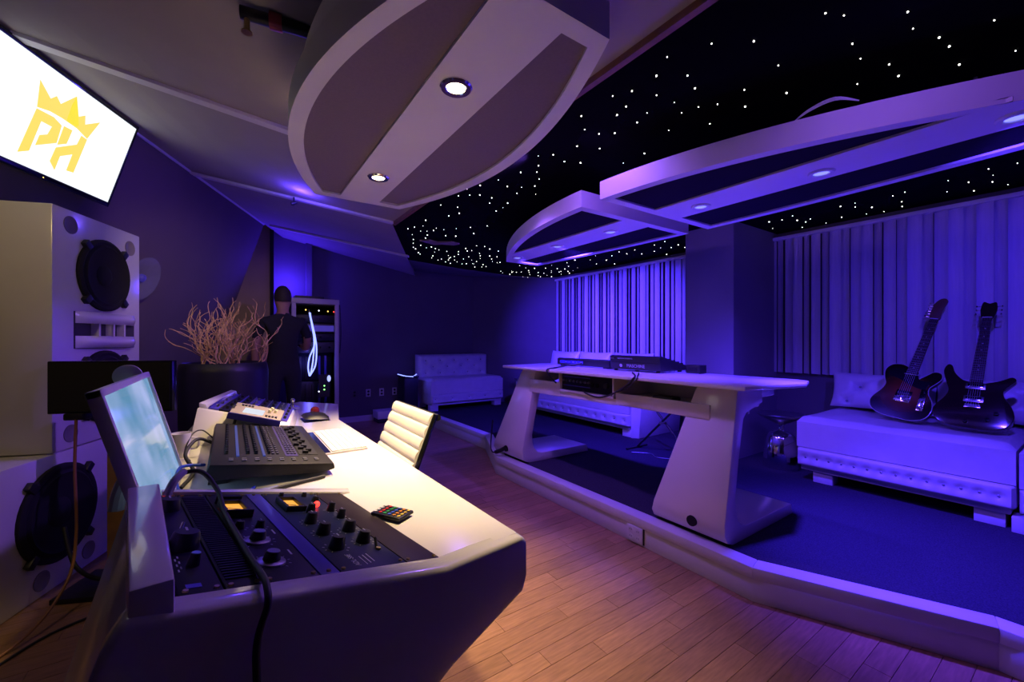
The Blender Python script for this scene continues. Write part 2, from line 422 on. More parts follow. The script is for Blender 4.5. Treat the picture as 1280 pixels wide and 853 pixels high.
sp = MB().ball((0, 0, 0), 1.0, 6)
proto = None
for (su, sv) in STARS:
    d = su * 0.565 + sv * 0.825
    r = (0.0030 + 0.0006 * d) * random.choice((0.5, 0.7, 0.85, 1.0)) * 0.85
    Mx = Matrix.Translation((su, sv, 2.248)) @ Matrix.Scale(r, 4)
    if proto is None:
        proto = sp.build('star_light', STAR, star_c, smooth=0); WM[proto] = WM[star_c]
        proto.matrix_local = WM[star_c].inverted() @ Mx
    else: share(proto, star_c, WM[star_c].inverted() @ Mx)
# torn patch in the star ceiling
tp = MB(); tp.prism([(1.62, 4.06), (1.70, 3.99), (1.80, 4.02), (1.92, 3.93), (2.03, 3.96), (2.0, 4.04), (1.88, 4.07), (1.82, 4.14), (1.72, 4.10)], 2.236, 2.25)
tp.build('torn_patch', BROWN_W, star_c, world=True, smooth=0)

# ------------------------------------------------------------------ ceiling clouds
def cloud(name, label, Lf, Rf, v0, v1, sL, sR, rim, mat_panel, z0=2.0, z1=2.1, top=2.26, upper=None):
    t = thing(name, label, 'ceiling cloud', ((Lf((v0 + v1) / 2) + Rf((v0 + v1) / 2)) / 2, (v0 + v1) / 2, z0), group='ceiling clouds')
    N = 36; lay = 0.016
    vv = [v0 + (v1 - v0) * i / N for i in range(N + 1)]
    body = MB()
    outl = [(Lf(x), x) for x in vv] + [(Rf(x), x) for x in reversed(vv)]
    # backing slab as strips, plus the rim ring under it
    body.prism(outl, z0 + lay, z1)
    va, vb = v0 + rim, v1 - rim
    def strip(f, g, a, b):
        xs = [a + (b - a) * i / N for i in range(N + 1)]
        for i in range(N):
            x, y = xs[i], xs[i + 1]
            if g(x) - f(x) < 1e-4 and g(y) - f(y) < 1e-4: continue
            body.hexa([(f(x), x, z0), (g(x), x, z0), (g(y), y, z0), (f(y), y, z0)], [(f(x), x, z0 + lay), (g(x), x, z0 + lay), (g(y), y, z0 + lay), (f(y), y, z0 + lay)])
    li = lambda x: min(Lf(x) + rim, sL); ri = lambda x: max(Rf(x) - rim, sR)
    strip(Lf, Rf, v0, va); strip(Lf, Rf, vb, v1)
    strip(Lf, li, va, vb); strip(lambda x: max(sL, Lf(x)), lambda x: min(sR, Rf(x)), va, vb); strip(ri, Rf, va, vb)
    body.build('frame', W_CLOUD, t, world=True, smooth=30)
    for f, g in ((li, lambda x: sL), (lambda x: sR, ri)):
        pm = MB(); xs = [va + (vb - va) * i / N for i in range(N + 1)]
        for i in range(N):
            x, y = xs[i], xs[i + 1]
            if g(x) - f(x) < 0.002 and g(y) - f(y) < 0.002: continue
            e = 0.002
            pm.hexa([(f(x), x, z0 + lay - 0.006), (g(x), x, z0 + lay - 0.006), (g(y), y, z0 + lay - 0.006), (f(y), y, z0 + lay - 0.006)],
                    [(f(x), x, z0 + lay + e), (g(x), x, z0 + lay + e), (g(y), y, z0 + lay + e), (f(y), y, z0 + lay + e)])
        pm.build('panel', mat_panel, t, world=True, smooth=0)
    if upper:
        c, k = upper
        MB().prism([(c + (Lf(x) - c) * k, x) for x in vv[1:-1]] + [(c + (Rf(x) - c) * k, x) for x in reversed(vv[1:-1])], z1, z1 + 0.15).build('upper_box', W_CLOUD, t, world=True, smooth=30)
    for fx in (0.55, 0.85):
        for x in (v0 + 0.35, v1 - 0.35):
            uu = Lf(x) + (Rf(x) - Lf(x)) * fx
            MB().cyl((uu, x, z1), (uu, x, top if u is None else (2.25 if uu > 1.2 else cz(uu, x))), 0.006, n=8).build('hanger_rod', STEEL, t, world=True)
    return t
hwB = lambda x: 0.44 - 0.3 * (x - 1.62) ** 2
cloud('ceiling_cloud', 'white lens shaped ceiling cloud with taupe cloth panels above the mixing console', lambda x: 0.615 - hwB(x), lambda x: 0.615 + hwB(x), 0.755, 2.45, 0.50, 0.71, 0.055, FAB_TAUPE, upper=(0.615, 0.9))
LR = lambda x: 1.725 + 0.19 * (x - 1.72) ** 2
RR = lambda x: 2.82 - 0.04 * (x - 1.7) ** 2
cloud('ceiling_cloud', 'blue lit half lens ceiling cloud hanging toward the loveseat corner', LR, RR, 1.79, 3.46, 2.15, 2.42, 0.055, FAB_NAVY)
cloud('ceiling_cloud', 'blue lit half lens ceiling cloud hanging beside the guitars sofa', lambda x: LR(3.42 - x), lambda x: RR(3.42 - x), -0.04, 1.64, 2.15, 2.42, 0.055, FAB_NAVY)
def downlight(u, v, z, lampmat, label, group, color, watt, target, size, blend, r=0.045, off=0.045):
    t = thing('recessed_downlight', label, 'downlight', (u, v, z - 0.008), group=group)
    MB().lathe([(r * 0.72, 0.010), (r * 0.72, 0.002), (r * 0.8, -0.001), (r * 1.1, -0.001), (r * 1.22, 0.004), (r * 1.22, 0.008)], 28).build('trim_ring', CHROME if lampmat is LAMP_W else W_CLOUD, t)
    MB().lathe([(0.001, 0.002), (r * 0.45, 0.0025), (r * 0.7, 0.006), (r * 0.7, 0.009)], 24).build('lamp', lampmat, t)
    if watt: spot((u, v, z - off), target, color, watt, size, blend, 0.03)
    return t
downlight(0.586, 1.167, 2.0, LAMP_W, 'bright warm recessed downlight above the rack gear of the console', 'warm downlights', WARM, 130, (0.76, 1.28, 0), 68, 1.0, 0.042)
downlight(0.596, 2.022, 2.0, LAMP_W, 'warm recessed downlight above the white keyboard', 'warm downlights', WARM, 185, (0.42, 1.95, 0), 76, 1.0, 0.042)
downlight(2.27, 3.22, 2.0, LAMP_B, 'blue recessed downlight at the tapered tip of the loveseat cloud', 'blue downlights of the loveseat cloud', BLUE, 900, (4.38, 4.75, 1.35), 52, 1.0)
downlight(2.28, 2.65, 2.0, LAMP_B, 'blue recessed downlight midway along the loveseat cloud', 'blue downlights of the loveseat cloud', BLUE, 900, (4.38, 3.6, 1.35), 58, 1.0)
downlight(2.30, 2.08, 2.0, LAMP_B, 'blue recessed downlight at the wide end of the loveseat cloud', 'blue downlights of the loveseat cloud', BLUE, 420, (3.0, 3.4, 0.15), 90, 1.0)
downlight(2.306, 1.384, 2.0, LAMP_B, 'blue recessed downlight at the wide end of the guitars cloud', 'blue downlights of the guitars cloud', BLUE, 180, (3.0, 1.7, 0.2), 100, 1.0)
downlight(2.315, 0.784, 2.0, LAMP_B, 'blue recessed downlight midway along the guitars cloud', 'blue downlights of the guitars cloud', BLUE, 620, (2.75, 0.55, 0.15), 66, 1.0)
downlight(2.315, 0.194, 2.0, LAMP_B, 'blue recessed downlight at the tapered tip of the guitars cloud', 'blue downlights of the guitars cloud', BLUE, 125, (3.9, 0.3, 1.2), 90, 1.0)

# ------------------------------------------------------------------ vertical blinds
def blind(label, va, vb, z0, z1, ang, u=4.375):
    t = thing('vertical_blind', label, 'blind', (u, (va + vb) / 2, z0), group='vertical blinds')
    B(u - 0.025, u + 0.03, va, vb, z1, z1 + 0.03).build('headrail', W_SATIN, t, world=True, bevel=0.003)
    n = int(round((vb - va) / 0.072)); proto = None
    for i in range(n):
        y = va + 0.045 + (vb - va - 0.09) * i / (n - 1)
        a = R(ang + (14, -16, 2, -20, 8, -4, -14)[i % 7] + random.uniform(-4, 4))
        Mx = Matrix.Translation((0, y - (va + vb) / 2, 0)) @ Matrix.Rotation(a, 4, 'Z')
        if proto is None:
            m = MB()
            def fn(a_, b_): return (0.008 * (1 - (2 * a_ - 1) ** 2), (a_ - 0.5) * 0.089, b_ * (z1 - z0))
            m.grid(fn, 6, 1); m.grid(lambda p, q: (fn(p, q)[0] + 0.0012, fn(p, q)[1], fn(p, q)[2]), 6, 1)
            proto = m.build('slat', BLIND, t, smooth=60); proto.matrix_local = Mx
        else: share(proto, t, Mx)
    return t
blind('white vertical slat blind behind the guitars and their sofa', -1.2, 1.93, 0.90, 2.17, -22)
blind('white vertical slat blind lit by blue spots behind the long sofa', 2.36, 5.13, 0.74, 2.17, -22)

# ================================================================== television on the leaning wall
tvm = frame(wp(0, 2.3, 0.11), WU, wp(0, 2.4) - wp(0, 2.3))
tv = thing('television', 'large wall television showing a yellow crowned logo on white', 'television', mat=tvm @ Matrix.Translation((-0.6, -0.28, 0)))
TO = Vector((0.6, 0.28, 0))
def L(x0, x1, y0, y1, z0, z1): return (x0 + TO.x, x1 + TO.x, y0 + TO.y, y1 + TO.y, z0, z1)
B(*L(-1.062, -0.144, -0.265, 0.283, -0.045, -0.004)).build('housing', BLK, tv, bevel=0.004)
for q in ((-1.062, -1.043, -0.265, 0.283), (-0.157, -0.144, -0.265, 0.283), (-1.062, -0.144, -0.265, -0.238), (-1.062, -0.144, 0.262, 0.283)):
    B(*L(*q, -0.006, 0.004)).build('bezel', BLK_G, tv, bevel=0.0015)
scr = B(*L(-1.045, -0.155, -0.24, 0.264, -0.006, 0.0)).build('screen', SCREEN, tv, smooth=0)
LOGOS = dict(crown=[(-0.755, 0.054), (-0.788, 0.178), (-0.71, 0.126), (-0.687, 0.155), (-0.654, 0.131), (-0.591, 0.214), (-0.54, 0.126), (-0.507, 0.152), (-0.489, 0.108), (-0.409, 0.166), (-0.447, 0.044), (-0.525, 0.065), (-0.618, 0.071), (-0.69, 0.069)],
 letter_p=[(-0.754, 0.047), (-0.662, 0.053), (-0.608, 0.036), (-0.599, -0.059), (-0.695, -0.12), (-0.694, -0.064), (-0.659, -0.042), (-0.652, 0.004), (-0.712, 0.002), (-0.713, -0.159), (-0.761, -0.188)],
 letter_h_bar=[(-0.595, 0.04), (-0.544, 0.043), (-0.547, -0.037), (-0.592, -0.065)],
 letter_h=[(-0.593, -0.082), (-0.596, -0.161), (-0.555, -0.194), (-0.555, -0.113), (-0.493, -0.073), (-0.492, -0.169), (-0.448, -0.163), (-0.445, 0.04), (-0.485, 0.043), (-0.49, -0.013)])
for k, pts in LOGOS.items():
    MB().prism([(x + TO.x, y + TO.y) for x, y in pts], 0.0, 0.0012).build(k, LOGO, scr, smooth=0)
MB().prism([(x + TO.x, y + TO.y) for x, y in [(-0.594, 0.072), (-0.598, 0.165), (-0.59, 0.212), (-0.522, 0.084), (-0.533, 0.07)]], 0.0012, 0.0018).build('crown_facet', LOGO2, scr, smooth=0)
B(*L(-0.603, -0.597, -0.256, -0.252, 0.003, 0.005)).build('status_light', LED_Y, tv, smooth=0)
B(*L(-0.85, -0.35, -0.15, 0.15, -0.1, -0.045)).build('wall_bracket', BLK, tv)

# ================================================================== main loudspeakers
SF = Vector((0.352, 0.936, 0)).normalized(); SN = Vector((SF.y, -SF.x, 0))
def spk_frame(s, z): return frame(Vector((-0.708, 2.894, z)) + SF * s, SF, -SN)
def woofer(parent, s, z, r):
    Tw = Matrix.Translation((s, 0, z)) @ Matrix.Rotation(R(90), 4, 'X')
    w = MB().lathe([(r, -0.002), (r, 0.014), (r * 0.93, 0.022), (r * 0.86, 0.016), (r * 0.80, 0.026), (r * 0.72, 0.014), (r * 0.3, 0.003), (r * 0.28, 0.008), (r * 0.15, 0.015), (0.001, 0.017)], 40, Tw).build('woofer', BLK_M, parent, smooth=50)
    for k in range(4):
        a = R(45 + 90 * k); c, sn = math.cos(a), math.sin(a)
        Tc = Matrix.Translation((s, 0, z)) @ Matrix.Rotation(-a, 4, 'Y')
        MB().box(r * 0.9, r * 1.13, -0.026, 0.0, -0.018, 0.018, Tc).build('clamp', BLK, w, bevel=0.004)
    return w
PORTM = M('port_grey', (0.22, 0.19, 0.19), 0.6)
def port(parent, s, z, r=0.045):
    Tw = Matrix.Translation((s, 0, z)) @ Matrix.Rotation(R(90), 4, 'X')
    MB().lathe([(r, 0.0005), (r, 0.003), (r * 0.86, 0.003), (r * 0.8, 0.001), (0.001, 0.001)], 24, Tw).build('port', PORTM, parent, smooth=40)
up = thing('loudspeaker', 'tall white loudspeaker cabinet with horn, the upper one of the stack', 'loudspeaker', mat=spk_frame(0, 0.655), group='main loudspeaker stack')
B(0, 0.66, 0.0, 0.32, 0, 1.211).build('cabinet', SPK, up, bevel=0.006)
woofer(up, 0.344, 0.912, 0.2); woofer(up, 0.344, 0.292, 0.2)
for q in ((0.11, 1.135), (0.565, 1.115), (0.11, 0.075), (0.565, 0.09)): port(up, *q)
hn = MB().box(0.13, 0.60, -0.003, 0.01, 0.505, 0.70).build('horn', HOLE, up)
def lip(z0, z1, flip):
    m = MB()
    def fn(a, b):
        x = 0.135 + 0.465 * a; e = (1 - abs(2 * a - 1) ** 4)
        return (x, -0.004 - 0.055 * e * math.sin(math.pi * (0.15 + 0.7 * b)) , z0 + (z1 - z0) * b)
    m.grid(fn, 20, 8); m.grid(lambda a, b: (0.135 + 0.465 * a, 0.0, z0 + (z1 - z0) * b), 20, 8)
    m.build('horn_lip', SPK, hn, smooth=70)
lip(0.638, 0.70, 1); lip(0.508, 0.572, 0)
for x in (0.25, 0.36, 0.45): B(x - 0.006, x + 0.006, -0.04, 0.0, 0.57, 0.64).build('vane', SPK, hn)
lo = thing('loudspeaker', 'white subwoofer cabinet on the floor under the tall loudspeaker', 'loudspeaker', mat=spk_frame(-0.26, 0.0), group='main loudspeaker stack')
B(0, 0.66, 0.0, 0.5, 0, 0.65).build('cabinet', SPK, lo, bevel=0.006)
woofer(lo, 0.30, 0.36, 0.235)
for q in ((0.2, 0.075), (0.49, 0.08)): port(lo, *q)
# pale dish on the wall behind the speaker
DISH = M('pearl_dish', (0.42, 0.42, 0.40), 0.25, metal=0.6, noise=0.08, nscale=10)
dm = frame(wp(0.50, 1.70, 0.0), WU, wp(0, 1.8) - wp(0, 1.7))
dish = thing('wall_dish', 'round pearly dish on the dark wall behind the tall loudspeaker', 'dish', mat=dm)
MB().lathe([(0.03, 0.0), (0.17, 0.05), (0.175, 0.055), (0.165, 0.056), (0.06, 0.03), (0.02, 0.025)], 36).build('bowl', DISH, dish, smooth=50)
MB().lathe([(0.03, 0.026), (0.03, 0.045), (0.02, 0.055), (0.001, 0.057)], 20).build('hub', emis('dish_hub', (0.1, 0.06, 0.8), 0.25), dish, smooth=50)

# black flat display on a wooden stand
bd = thing('flat_display', 'black flat display on a wooden stand in front of the loudspeakers', 'display', mat=frame((-0.454, 2.73, 0), (0.911, -0.413, 0), (0.413, 0.911, 0)))
B(-0.27, 0.25, -0.02, 0.02, 0.855, 1.105).build('panel', BLK_G, bd, bevel=0.005)
B(-0.262, 0.242, -0.022, -0.019, 0.865, 1.097).build('screen', BLK_M, bd)
B(-0.2, -0.12, -0.03, 0.03, 0.825, 0.857).build('clamp', BLK, bd, bevel=0.006)
B(-0.055, 0.03, 0.021, 0.06, 0.02, 0.95).build('post', M('stand_wood', (0.36, 0.2, 0.07), 0.5, noise=0.2, nscale=12), bd, bevel=0.003)
B(-0.2, 0.2, -0.1, 0.16, 0.0, 0.025).build('foot_plate', BLK, bd, bevel=0.004)
def cable(label, pts, r=0.004, mat=RUB, n=8, k=8, group='loose cables', name='cable'):
    o = MB().tube(pts, r, n, smooth=k).build(name, mat, smooth=60)
    return tag(o, label, 'cable', group)
CU = M('copper_cable', (0.30, 0.13, 0.05), 0.5)
cable('copper coloured cable hanging from the black display to the floor', [(-0.60, 2.77, 0.83), (-0.60, 2.75, 0.6), (-0.585, 2.70, 0.3), (-0.60, 2.6, 0.12), (-0.70, 2.4, 0.012), (-0.95, 2.15, 0.008), (-1.2, 2.05, 0.008)], 0.006, CU)
cable('black cable looping out of the subwoofer to the floor', [(-0.66, 2.86, 0.30), (-0.60, 2.76, 0.14), (-0.5, 2.75, 0.05), (-0.40, 2.78, 0.07), (-0.3, 2.8, 0.02), (-0.2, 2.75, 0.008)], 0.009)
cable('thin black cable lying on the floor along the subwoofer', [(-0.35, 2.55, 0.006), (-0.6, 2.45, 0.006), (-0.8, 2.2, 0.006), (-1.1, 2.1, 0.006)], 0.005)

# ================================================================== mixing console
con = thing('mixing_console', 'white lacquered mixing console with sloped rack bays and long worktop', 'console', (0.1, 1.7, 0))
MB().prism([(-0.10, 0.69), (0.35, 0.755), (0.545, 0.775), (0.505, 2.46), (0.625, 3.07), (0.42, 3.33), (-0.14, 3.0), (-0.20, 2.2), (-0.20, 1.2)], 0.722, 0.76).build('worktop', W_GLOSS, con, world=True, bevel=0.004)
BA = Vector((-0.057, 0.692, 0.865)); BE = Vector((0.353, 0.774, 0.76)); BBk = Vector((-0.123, 1.17, 0.865)); BC = Vector((0.287, 1.249, 0.76))
dz = Vector((0, 0, -0.012))
MB().hexa([(p.x, p.y, 0.65) for p in (BA, BE, BC, BBk)], [p + dz for p in (BA, BE, BC, BBk)]).build('rack_bay', BLK_M, con, world=True)
ep = [(-0.105, 0.872), (0.345, 0.764), (0.548, 0.758), (0.562, 0.742), (0.563, 0.665), (0.550, 0.632), (0.36, 0.566), (0.30, 0.535), (0.27, 0.0), (-0.30, 0.0), (-0.30, 0.3), (-0.125, 0.84)]
ev = lambda x: 0.650 + 0.16 * (x + 0.1)
MB().hexa([(x, ev(x), z) for x, z in ep], [(x, ev(x) + 0.055, z) for x, z in ep]).build('end_panel', W_GLOSS, con, world=True, bevel=0.012, seg=3)
# white margins around the bay
MB().hexa([(-0.09, 0.675, 0.70), (0.36, 0.745, 0.70), (0.353, 0.773, 0.70), (-0.057, 0.691, 0.70)], [(-0.09, 0.675, 0.866), (0.36, 0.745, 0.7605), (0.353, 0.773, 0.7605), (-0.057, 0.691, 0.866)]).build('margin', W_GLOSS, con, world=True)
MB().hexa([(-0.123, 1.171, 0.70), (0.287, 1.25, 0.70), (0.29, 1.285, 0.70), (-0.13, 1.205, 0.70)], [(-0.123, 1.171, 0.872), (0.287, 1.25, 0.763), (0.29, 1.285, 0.763), (-0.13, 1.205, 0.868)]).build('margin', W_GLOSS, con, world=True, bevel=0.002)
MB().hexa([(-0.102, 0.655, 0.62), (-0.056, 0.655, 0.62), (-0.123, 1.13, 0.62), (-0.185, 1.13, 0.62)], [(-0.100, 0.662, 0.902), (-0.057, 0.666, 0.902), (-0.122, 1.13, 0.902), (-0.172, 1.13, 0.902)]).build('side_ridge', W_GLOSS, con, world=True, bevel=0.004)
MB().hexa([(-0.34, 0.66, 0.0), (-0.29, 0.66, 0.0), (-0.35, 1.2, 0.0), (-0.42, 1.2, 0.0)], [(-0.103, 0.66, 0.86), (-0.07, 0.66, 0.86), (-0.14, 1.17, 0.86), (-0.178, 1.17, 0.86)]).build('rear_panel', W_GLOSS, con, world=True, bevel=0.004)
MB().hexa([(-0.28, 0.74, 0), (0.22, 0.74, 0), (0.22, 1.2, 0), (-0.34, 1.2, 0)], [(-0.10, 0.74, 0.72), (0.26, 0.74, 0.72), (0.26, 1.2, 0.72), (-0.15, 1.2, 0.72)]).build('pedestal', W_SATIN, con, world=True, bevel=0.004)
MB().hexa([(-0.16, 2.2, 0), (0.2, 2.2, 0), (0.3, 2.9, 0), (-0.12, 2.95, 0)], [(-0.16, 2.2, 0.723), (0.22, 2.2, 0.723), (0.32, 2.95, 0.723), (-0.12, 2.98, 0.723)]).build('pedestal', W_SATIN, con, world=True, bevel=0.004)
B(-0.14, -0.11, 1.2, 2.2, 0.08, 0.722).build('modesty_panel', W_SATIN, con, world=True)
FA = Vector((-0.112, 2.26, 0.91)); FB = Vector((0.005, 2.76, 0.91)); FC = Vector((0.31, 2.69, 0.815)); FD = Vector((0.225, 2.20, 0.815))
MB().hexa([(-0.145, 2.15, 0.755), (0.23, 2.14, 0.755), (0.335, 2.71, 0.755), (-0.02, 2.80, 0.755)], [FA + Vector((-0.006, -0.012, 0)), FD + Vector((0.008, -0.012, -0.002)), FC + Vector((0.012, 0.015, -0.003)), FB + Vector((-0.012, 0.014, 0))]).build('far_housing', W_GLOSS, con, world=True, bevel=0.006)
MB().hexa([FA, FA + Vector((0.03, 0, -0.01)), FB + Vector((0.03, 0, -0.01)), FB], [FA + Vector((0, 0, 0.02)), FA + Vector((0.024, 0, 0.012)), FB + Vector((0.024, 0, 0.012)), FB + Vector((0, 0, 0.02))]).build('far_ridge', W_GLOSS, con, world=True, bevel=0.002)

# ---------------- near bay gear
bayM = frame(BA, BE - BA, BBk - BA)
NAVY = M('navy_faceplate', (0.008, 0.015, 0.05), 0.42, spec=0.25, noise=0.06, nscale=20)
INK = M('ink_faceplate', (0.006, 0.005, 0.018), 0.42, spec=0.25, noise=0.06, nscale=20)
BLUEP = M('cobalt_faceplate', (0.06, 0.045, 0.38), 0.3)
BROWNP = M('brown_faceplate', (0.022, 0.013, 0.010), 0.5, spec=0.25, noise=0.1, nscale=20)
INKW = M('white_print', (0.6, 0.6, 0.62), 0.6)
INKR = M('red_print', (0.5, 0.02, 0.03), 0.6)
SCREW = M('brass_screw', (0.5, 0.38, 0.15), 0.3, metal=1.0)
def unit(name, label, p0, p1, mat, q0=0.002, q1=0.479, group='rack gear in the near console bay'):
    m = bayM @ Matrix.Translation(((p0 + p1) / 2, (q0 + q1) / 2, 0))
    t = thing(name, label, 'rack gear', mat=m, group=group)
    B(-(p1 - p0) / 2 + 0.0008, (p1 - p0) / 2 - 0.0008, -(q1 - q0) / 2, (q1 - q0) / 2, -0.009, 0.0).build('faceplate', mat, t, bevel=0.0008)
    hw = (p1 - p0) / 2
    for x in ((-hw + 0.008, hw - 0.008) if hw > 0.02 else (0,)):
        for y in (-(q1 - q0) / 2 + 0.009, (q1 - q0) / 2 - 0.009):
            MB().cyl((x, y, 0), (x, y, 0.0025), 0.004, 0.0035, 10).build('screw', SCREW, t)
    t_off = Vector((-(p0 + p1) / 2, -(q0 + q1) / 2, 0))
    return t, t_off
def knob(t, off, p, q, r, h, mat=BLK, cap=None, skirt=None, ticks=0, name='knob'):
    c = Vector((p, q, 0)) + off
    T = Matrix.Translation(c)
    k = MB().lathe([(r * 1.1, 0.0), (r * 1.05, h * 0.25), (r * 0.9, h * 0.85), (r * 0.8, h), (0.001, h)], 18, T).build(name, mat, t, smooth=40)
    MB().box(-r * 0.08, r * 0.08, r * 0.1, r * 0.85, h, h + 0.0006, T).build('pointer', INKW, k, smooth=0)
    if skirt:
        MB().lathe([(r * 1.75, 0.0), (r * 1.7, 0.003), (r * 1.2, 0.005), (r * 1.1, 0.005)], 28, T).build('skirt', skirt, k, smooth=40)
    if cap:
        MB().lathe([(r * 0.78, h), (r * 0.74, h + 0.001), (0.001, h + 0.001)], 18, T).build('cap', cap, k, smooth=40)
    if ticks:
        m = MB()
        for i in range(ticks):
            a = R(-140 + 280 * i / (ticks - 1)) + math.pi / 2
            Tt = T @ Matrix.Rotation(a, 4, 'Z')
            rr = r * (2.1 if skirt else 1.5)
            m.box(rr, rr + 0.004, -0.0006, 0.0006, 0.0, 0.0004, Tt)
        m.build('dial_ticks', INKW, t, smooth=0, kind='stuff')
    return k
def meter(t, off, p0, p1, q0, q1):
    a = Vector((p0, q0, 0)) + off; b = Vector((p1, q1, 0)) + off
    fr = MB()
    w = 0.006
    for q in ((a.x - w, a.x, a.y - w, b.y + w), (b.x, b.x + w, a.y - w, b.y + w), (a.x, b.x, a.y - w, a.y), (a.x, b.x, b.y, b.y + w)): fr.box(*q, 0, 0.012)
    mt = fr.build('meter_frame', BLK, t, bevel=0.001)
    B(a.x, b.x, a.y, b.y, 0, 0.004).build('meter_face', VU, mt, smooth=0)
    c = (a + b) / 2
    MB().tube([(a.x + 0.004, c.y + 0.004, 0.0045), (b.x - 0.006, c.y - 0.008, 0.0045)], 0.0007, 5).build('needle', BLK, mt)
    B(a.x, a.x + 0.006, a.y + 0.004, b.y - 0.004, 0.004, 0.0044).build('meter_scale', M('meter_print', (0.25, 0.05, 0.0), 0.6), mt, smooth=0)
    return mt
t, o = unit('rack_preamp', 'narrow black rack unit with red display and two large knobs', 0.002, 0.054, INK)
B(0.018 + o.x, 0.028 + o.x, 0.424 + o.y, 0.436 + o.y, 0, 0.002).build('red_display', LED_R, t, smooth=0)
B(0.034 + o.x, 0.040 + o.x, 0.424 + o.y, 0.436 + o.y, 0, 0.002).build('red_display', LED_R, t, smooth=0)
knob(t, o, 0.027, 0.375, 0.019, 0.022); knob(t, o, 0.027, 0.17, 0.021, 0.026)
knob(t, o, 0.030, 0.095, 0.008, 0.018, cap=M('pale_blue_cap', (0.25, 0.5, 0.8), 0.4))
MB().tube([(0.03 + o.x, 0.235 + o.y, 0), (0.034 + o.x, 0.245 + o.y, 0.016)], 0.003, 8).build('toggle', CHROME, t)
pr = MB()
for i in range(6): pr.box(0.010 + 0.004 * (i % 2) + o.x, 0.012 + 0.004 * (i % 2) + o.x, 0.075 + 0.01 * i + o.y, 0.083 + 0.01 * i + o.y, 0, 0.0004)
pr.build('printed_marks', INKW, t, smooth=0, kind='stuff')
B(0.012 + o.x, 0.03 + o.x, 0.018 + o.y, 0.03 + o.y, 0, 0.001).build('blue_label', BLUEP, t, smooth=0)
t, o = unit('vent_panel', 'ribbed dark vent panel between the two rack units with meters and display', 0.055, 0.105, INK)
for i in range(46):
    y = 0.03 + 0.0093 * i + o.y
    B(0.060 + o.x, 0.100 + o.x, y, y + 0.004, 0, 0.002).build('rib', INK, t, smooth=0)
t, o = unit('compressor', 'dark rack compressor with amber meter and two chrome skirted knobs', 0.106, 0.188, INK)
meter(t, o, 0.120, 0.155, 0.322, 0.388)
for y in (0.405, 0.305): B(0.113 + o.x, 0.163 + o.x, y + o.y, y + 0.006 + o.y, 0, 0.016).build('meter_guard', BLK, t, bevel=0.001)
knob(t, o, 0.124, 0.243, 0.008, 0.014, ticks=7); knob(t, o, 0.160, 0.241, 0.008, 0.014, ticks=7)
knob(t, o, 0.137, 0.170, 0.013, 0.018, cap=STEEL, skirt=STEEL, ticks=11); knob(t, o, 0.133, 0.072, 0.013, 0.018, cap=STEEL, skirt=STEEL, ticks=11)
B(0.170 + o.x, 0.173 + o.x, 0.33 + o.y, 0.385 + o.y, 0, 0.0004).build('red_lettering', INKR, t, smooth=0)
B(0.112 + o.x, 0.115 + o.x, 0.35 + o.y, 0.375 + o.y, 0, 0.0004).build('red_lettering', INKR, t, smooth=0)
for q in ((0.175, 0.20), (0.172, 0.095)): B(q[0] + o.x, q[0] + 0.003 + o.x, q[1] + o.y, q[1] + 0.022 + o.y, 0, 0.0004).build('printed_mark', INKW, t, smooth=0)
t, o = unit('blank_panel', 'narrow cobalt blue blank strip beside the compressor', 0.189, 0.222, BLUEP)
t, o = unit('equalizer', 'navy blue rack equalizer with amber meter, red lamp and black knobs', 0.223, 0.352, NAVY)
meter(t, o, 0.243, 0.275, 0.335, 0.405)
for p, q, r in ((0.262, 0.250, 0.012), (0.262, 0.180, 0.013), (0.257, 0.102, 0.014), (0.320, 0.186, 0.013), (0.320, 0.118, 0.013)): knob(t, o, p, q, r, 0.022, ticks=9)
for p, q in ((0.287, 0.318), (0.338, 0.325), (0.340, 0.272)): knob(t, o, p, q, 0.009, 0.020, ticks=5)
knob(t, o, 0.332, 0.408, 0.009, 0.012)
for p, q in ((0.262, 0.450), (0.318, 0.450)): knob(t, o, p, q, 0.006, 0.010, name='fuse_cap')
MB().ball(Vector((0.316, 0.36, 0.006)) + o, 0.0075, 12).build('red_lamp', LED_R, t, smooth=60)
MB().tube([Vector((0.330, 0.078, 0)) + o, Vector((0.330, 0.092, 0.016)) + o], 0.003, 8).build('toggle', BLK, t)
MB().cyl(Vector((0.330, 0.073, 0)) + o, Vector((0.330, 0.073, 0.004)) + o, 0.005, n=10).build('toggle_nut', SCREW, t)
Tt = Matrix.Translation(Vector((0.266, 0.036, 0.0004)) + o) @ Matrix.Rotation(R(-90), 4, 'Z')
Tt = Matrix.Translation(Vector((0.262, 0.040, 0.0004)) + o) @ Matrix.Rotation(R(90), 4, 'Z')
text_part('ADL-S8E', 0.014, INKW, t, Tt)
for i in range(3):
    B(0.278 + 0.009 * i + o.x, 0.2795 + 0.009 * i + o.x, 0.016 + 0.004 * i + o.y, 0.052 + 0.004 * i + o.y, 0, 0.0004).build('printed_line', INKW, t, smooth=0)
t, o = unit('blank_panel', 'brown blank panel at the edge of the rack bay beside the remote', 0.353, 0.430, BROWNP)

